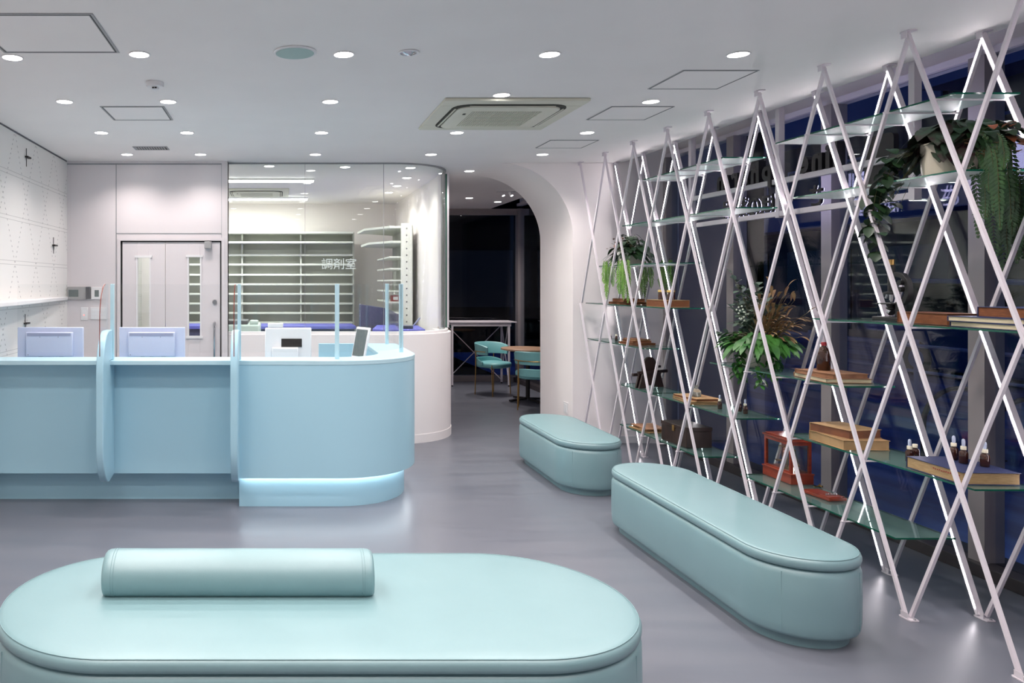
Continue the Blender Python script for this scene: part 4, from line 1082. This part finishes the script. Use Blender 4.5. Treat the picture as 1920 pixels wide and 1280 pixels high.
def rbox(y0, y1, z0, z1, r, n=5):
    pts = []
    for cy_, cz_, a0 in ((y1-r,z1-r,0),(y0+r,z1-r,pi/2),(y0+r,z0+r,pi),(y1-r,z0+r,3*pi/2)):
        for i in range(n+1): a = a0+pi/2*i/n; pts.append((cy_+r*cos(a), cz_+r*sin(a)))
    return pts
lb = build('logo_box', MB().prism_axis(rbox(4.36,4.58,2.16,2.46,.03), FX+.02, FX+.05, 'x'), M['letter'], sg, label='dark rounded box backlit violet')
build('lit_face', MB().prism_axis(rbox(4.365,4.575,2.165,2.455,.03), FX+.051, FX+.054, 'x'), M['signface'], lb)

# lettering on the dispensary glass
vs, fs = text_mesh('調剤室', 0.125, 0.0008, 0.0)
w_ = max(v.x for v in vs)-min(v.x for v in vs); mnx = min(v.x for v in vs)
sc_ = 0.345/w_
tx = (603-523)*7.69/1440
tag(build('glass_lettering', MB().add([(tx+(v.x-mnx)*sc_, 7.678+v.z, 1.745+v.y*sc_) for v in vs], fs), M['glassprint']), 'white characters printed on the dispensary glass', 'lettering')

# ------------------------------------------------------------------ inside the dispensary
t = thing('shelving_unit', 'wide white metal shelving with many shallow shelves along the rear wall', 'shelving', (-.2,11.4,0))
build('back_panel', MB().box(-1.5,1.10,11.44,11.46,0.0,2.34), M['shelfgrey'], t)
for x in (-1.5,-.55,.31,1.08): build('upright', MB().box(x,x+.022,11.24,11.44,0,2.34), M['shelfgrey'], t)
zs = [2.34,2.20,2.02,1.88,1.73,1.59,1.45,1.31,1.17,1.03]
for i, z in enumerate(zs):
    build('shelf_board', MB().box(-1.478,1.078,11.12 if i<2 else 11.22,11.44,z-.028,z), M['shelfwhite'], t, bev=.003)
t = thing('shelving_unit', 'white corner shelving with angled boards and a perforated upright at the curved side', 'shelving', (1.5,10.5,0))
build('back_panel', MB().box(1.70,1.72,9.86,11.5,0,2.34), M['shelfgrey'], t)
up = build('perforated_upright', MB().box(1.56,1.70,9.80,9.84,0,2.36), M['shelfwhite'], t)
hb = MB()
for i in range(22): hb.box(1.622,1.638,9.796,9.80,.5+i*.085,.515+i*.085)
build('slot_holes', hb, M['greyd'], up)
for i, z in enumerate([2.33,2.14]):
    build('shelf_board', MB().prism([(1.70,9.85),(1.42,9.85),(1.15,10.35),(1.13,11.05),(1.30,11.1),(1.70,11.5)] if i == 0 else [(1.70,9.85),(1.46,9.85),(1.20,10.3),(1.18,11.05),(1.70,11.5)], z-.03, z), M['shelfwhite'], t, bev=.003)
for z in (1.94,1.79,1.64,1.50,1.36,1.22,1.08): build('shelf_board', MB().box(1.42,1.70,9.85,11.1,z-.02,z), M['shelfwhite'], t, bev=.003)
t = thing('work_counter', 'long violet-blue worktop in front of the rear shelves', 'counter', (-.1,10.3,0))
build('worktop', MB().box(-1.6,1.0,9.95,10.6,1.00,1.04), M['purple'], t, bev=.004); build('cabinet', MB().box(-1.58,.98,9.98,10.58,0,0.999), M['purple_d'], t)
t = thing('storage_bin', 'dark violet slope-topped bin behind the counter posts', 'bin', (1.25,9.72,0))
build('body', MB().prism_axis([(1.02,0.0),(1.50,0.0),(1.50,1.20),(1.36,1.28),(1.02,1.33)], 9.60, 9.78, 'y'), M['purple_d'], t, bev=.006); build('lid_seam', MB().box(1.03,1.49,9.594,9.60,1.05,1.058), M['greyd'], t)
t = thing('work_table', 'violet-blue table just behind the curved glass', 'table', (1.3,8.9,0))
build('worktop', MB().prism([(1.05,8.62),(1.22,8.35),(1.62,8.5),(1.68,9.3),(1.2,9.4)],1.055,1.085), M['purple'], t, bev=.004); build('cabinet', MB().box(1.2,1.62,8.7,9.3,0,1.054), M['satin'], t)
t = thing('label_printer', 'pale grey-green office machine behind the glass at the left', 'printer', (-.42,8.3,0))
build('housing', MB().box(-.75,-.20,8.1,8.6,.95,1.16), M['machine'], t, bev=.02)
build('paper_tray', MB().box(-.72,-.33,8.12,8.5,1.162,1.20), M['greyd'], t, bev=.006); build('control_panel', MB().box(-.31,-.22,8.12,8.3,1.161,1.20), M['machine'], t, bev=.01)
build('stand', MB().box(-.75,-.2,8.1,8.6,.0,.949), M['satin'], t)
t = thing('box_file', 'small red carton on the corner shelving', 'box', (1.5,9.95,1.365))
build('carton', MB().box(1.45,1.55,9.88,10.0,1.361,1.44), M['redcap'], t, bev=.003); build('carton_label', MB().box(1.47,1.53,9.878,9.88,1.38,1.42), M['pos'], t)
t = thing('clamp_device', 'small black device on the violet table at the curved glass', 'device', (1.42,8.62,1.086))
build('body', MB().box(1.34,1.50,8.58,8.66,1.086,1.12), M['greyd'], t, bev=.006); build('handle', MB().cyl((1.5,8.62,1.11),(1.58,8.60,1.21),.008,10), M['mon_d'], t); build('roller', MB().cyl((1.33,8.58,1.13),(1.33,8.66,1.13),.018,14), M['black'], t)

# ------------------------------------------------------------------ side room beyond the arch
t = thing('high_table', 'high white table on slim cross-braced legs against the dark window', 'table', (3.1,12.0,0))
hx0, hx1, hy0, hy1 = 2.63, 3.66, 11.82, 12.28
build('tabletop', MB().box(hx0,hx1,hy0,hy1,.985,1.003), M['steel_white'], t, bev=.002)
build('apron', MB().box(hx0+.03,hx1-.08,hy0+.02,hy0+.05,.93,.984).box(hx0+.03,hx1-.08,hy1-.05,hy1-.02,.93,.984), M['steel_white'], t)
for x in (hx0+.045,hx1-.11):
    for y in (hy0+.035,hy1-.035):
        l = build('leg', MB().box(x-.014,x+.014,y-.014,y+.014,.02,.93), M['steel_white'], t); build('foot_cap', MB().cyl((x,y,0.001),(x,y,.02),.012,10), M['black'], l)
build('cross_brace', MB().cyl((hx0+.05,hy1-.035,.06),(hx1-.12,hy1-.035,.92),.007,6).cyl((hx0+.05,hy1-.055,.92),(hx1-.12,hy1-.055,.06),.007,6), M['steel_white'], t)
build('cross_brace', MB().cyl((hx1-.11,hy0+.05,.06),(hx1-.11,hy1-.06,.92),.006,6).cyl((hx1-.125,hy0+.05,.92),(hx1-.125,hy1-.06,.06),.006,6), M['steel_white'], t)
t = thing('cafe_table', 'round wooden-topped cafe table on a black cross base', 'table', (3.37,10.4,0))
c_ = (3.37,10.4,0)
build('tabletop', MB().lathe([(.34,.690),(.352,.694),(.352,.712),(.348,.715)],c_,48), M['wood'], t, smooth=True)
build('pedestal', MB().cyl((3.37,10.4,.03),(3.37,10.4,.689),.028,16), M['black'], t, smooth=True)
for a in range(4):
    q = R(20+90*a); build('base_arm', MB().bar((3.37+.03*cos(q),10.4+.03*sin(q),.035),(3.37+.29*cos(q),10.4+.29*sin(q),.018),.045,.022,(sin(q),-cos(q),0)), M['black'], t)
def make_chair():
    t = thing('armchair', 'x', 'chair', (0,0,0), local=True)
    def sq(r, z, n=36):      # rounded seat plan, front is +Y
        pts = []
        for i in range(n):
            a = 2*pi*i/n; c_, s_ = cos(a), sin(a)
            k = (abs(c_)**3.2+abs(s_)**3.2)**(-1/3.2); pts.append((r*k*c_*.98, r*k*s_*.92, z))
        return pts
    build('seat', MB().loft([sq(.205,.395),sq(.222,.40),sq(.228,.42),sq(.228,.445),sq(.22,.463),sq(.19,.472),sq(.10,.475)]), M['teal_chair'], t, smooth=True, angle=60)
    def band(r, th, z0, z1, a0, a1, n=24, lean=.0):
        b = MB(); rings = []
        for i in range(n+1):
            a = R(a0+(a1-a0)*i/n)
            zt = z1 - (0.05*(abs(i/n-.5)*2)**4)
            ring = []
            for rr, z in ((r,z0),(r+th,z0+.004),(r+th+lean,zt-.01),(r+th/2+lean,zt),(r+lean,zt-.01)): ring.append((rr*cos(a), rr*sin(a), z))
            rings.append(ring)
        return b.loft(rings)
    build('backrest', band(.235,.026,.575,.745,165,375,28,.012), M['teal_chair'], t, smooth=True, angle=50)
    build('lower_band', band(.232,.024,.43,.53,185,355,24), M['teal_chair'], t, smooth=True, angle=50)
    tr = [(.268*cos(R(a)), .268*sin(R(a)), .625) for a in range(168,373,8)]
    build('brass_rail', MB().tube(tr, .006, 8), M['brass'], t, smooth=True)
    for a, zt, sp in ((150,.44,.9),(30,.44,.9),(215,.625,1.0),(325,.625,1.0)):
        q = R(a); rr = .245 if zt<.5 else .268
        build('leg', MB().tube([(rr*cos(q),rr*sin(q)*(.9 if zt<.5 else 1),zt),(rr*cos(q),rr*sin(q)*(.9 if zt<.5 else 1),.40),(rr*1.03*cos(q),rr*1.05*sin(q),.004)], .0075, 8, ), M['brass'], t, smooth=True)
    return t
c1 = make_chair(); c1.location = (3.08,11.0,0); c1.rotation_euler = (0,0,R(-140)); c1['label'] = 'mint armchair with brass legs facing the camera behind the round table'; c1['group'] = 'mint armchairs at the cafe table'
c2 = dup(c1, (3.26,9.72,0), R(-18), 'mint armchair seen from behind, nearer the arch pier', 'mint armchairs at the cafe table')

# ------------------------------------------------------------------ outside, at dusk
o = struct('ground_street', MB().box(4.06, 60, -20, 60, -0.16, -0.12), M['dusk_lit_asphalt'])
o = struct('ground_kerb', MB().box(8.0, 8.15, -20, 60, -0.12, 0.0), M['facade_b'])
def building(x, y0, y1, h, label, floors, pitch):
    t = thing('building', label, 'building', (x,(y0+y1)/2,-.12))
    build('wall', MB().box(x,x+6,y0,y1,-.12,h), M['facade'], t)
    for f in range(floors):
        z = 3.4+f*3.0
        build('balcony', MB().box(x-1.0,x,y0+.3,y1-.3,z,z+.12).box(x-1.0,x-.95,y0+.3,y1-.3,z+.12,z+1.0), M['facade_b'], t)
        n = int((y1-y0)/pitch)
        for i in range(n):
            yy_ = y0+.6+i*pitch
            w = build('window', MB().box(x-.03,x,yy_,yy_+pitch*.6,z+.3 if f>=0 else 0,z+2.2), M['facade_b'], t)
            build('pane', MB().box(x-.04,x-.031,yy_+.08,yy_+pitch*.6-.08,z+.38,z+2.12), M['facade_w'], w)
    n = int((y1-y0)/(pitch*1.5))
    for i in range(n):
        yy_ = y0+.6+i*pitch*1.5
        build('shopfront', MB().box(x-.05,x,yy_,yy_+pitch*1.1,.1,2.7), M['facade_w'], t)
    return t
building(17.0, 6.0, 19.5, 13, 'dark blue apartment block across the street at the right', 4, 2.2)
building(18.5, 20.0, 34.0, 10, 'lower dark building across the street farther left', 3, 2.8)
building(16.5, -14.0, 5.5, 14, 'dark block across the street outside the frame on the right', 4, 2.6)
def blackout_block(x0, x1, y0, y1, h, label):  # added volume that hides the dusk sky from the far window
    t = thing('building', label, 'building', ((x0+x1)/2,(y0+y1)/2,-.12))
    build('wall', MB().box(x0,x1,y0,y1,-.12,h), M['facade_k'], t)
    for i in range(6):
        for f in range(3):
            xx = x0+.8+i*(x1-x0-1.6)/6
            build('window', MB().box(xx, xx+(x1-x0)/9, y0-.03, y0, 1.0+f*3, 2.4+f*3), M['black'], t)
    return t
struct('ground_side', MB().box(-4, 4.05, 12.8, 60, -0.16, -0.12), M['facade_k'])  # ground coloured black so the far window stays dark
blackout_block(-4, 12.0, 19.0, 24, 16, 'added black block that darkens the window view behind the high table')
# guard rail
t = thing('guard_rail', 'pale street guard rail along the far kerb', 'rail', (8.3,12,-.12))
build('top_rail', MB().cyl((8.3,2,.78),(8.3,18,.78),.025,8), M['rail'], t); build('mid_rail', MB().cyl((8.3,2,.45),(8.3,18,.45),.02,8), M['rail'], t)
for i in range(9): build('rail_post', MB().cyl((8.3,2+2*i,-.12),(8.3,2+2*i,.86),.03,8), M['rail'], t)
# bent-tube bicycle stands
for i, y in enumerate((6.05,6.75,7.45)):
    pts = [(6.6+.35*cos(a)*1.0, y, -.12+.35+.35*sin(a)) for a in [pi*k/12 for k in range(13)]]
    t = thing('bicycle_stand', 'black bent-tube bicycle stand on the pavement, %s' % ('nearest the window post','middle one','farthest one')[i], 'bicycle stand', (6.6,y,-.12), group='bicycle stands outside')
    build('hoop', MB().tube([(6.95,y,-.12)]+pts+[(6.25,y,-.12)], .022, 8), M['black'], t, smooth=True)
    build('foot_plate', MB().cbox((6.95,y,-.115),(.12,.12,.01)).cbox((6.25,y,-.115),(.12,.12,.01)), M['black'], t)
# parked van
t = thing('parked_van', 'dark blue van parked across the street', 'van', (12.6,13.0,-.12))
pr = [(11.2,.15),(11.2,.95),(11.55,1.05),(12.0,1.75),(14.9,1.80),(15.2,1.2),(15.2,.15)]
pr = [(y-0.3, z-.12) for y, z in pr]
build('body', MB().prism_axis(pr, 11.8, 13.5, 'x'), M['car'], t, bev=.06, segs=3)
build('window', MB().prism_axis([(11.75,.98),(12.0-.15,1.55),(12.9,1.58),(12.9,.98)], 11.78, 11.799, 'x'), M['facade_w'], t)
build('window', MB().prism_axis([(13.0,.98),(13.0,1.58),(14.4,1.6),(14.7,.98)], 11.78, 11.799, 'x'), M['facade_w'], t)
for y in (11.6,14.2):
    w = build('wheel', MB().cyl((11.78,y,.20),(12.0,y,.20),.32,24), M['black'], t, smooth=True); build('hub', MB().cyl((11.77,y,.20),(11.78,y,.20),.17,16), M['rail'], w)
build('tail_light', MB().box(11.78,11.82,14.86,14.90,.6,.85), M['redled'], t)
# one warm lit window among the dark ones
tag(build('lit_window', MB().box(16.90,16.94,13.05,13.22,3.95,4.08), M['warm']), 'tiny warm lit lamp on the dark building opposite', 'lamp')
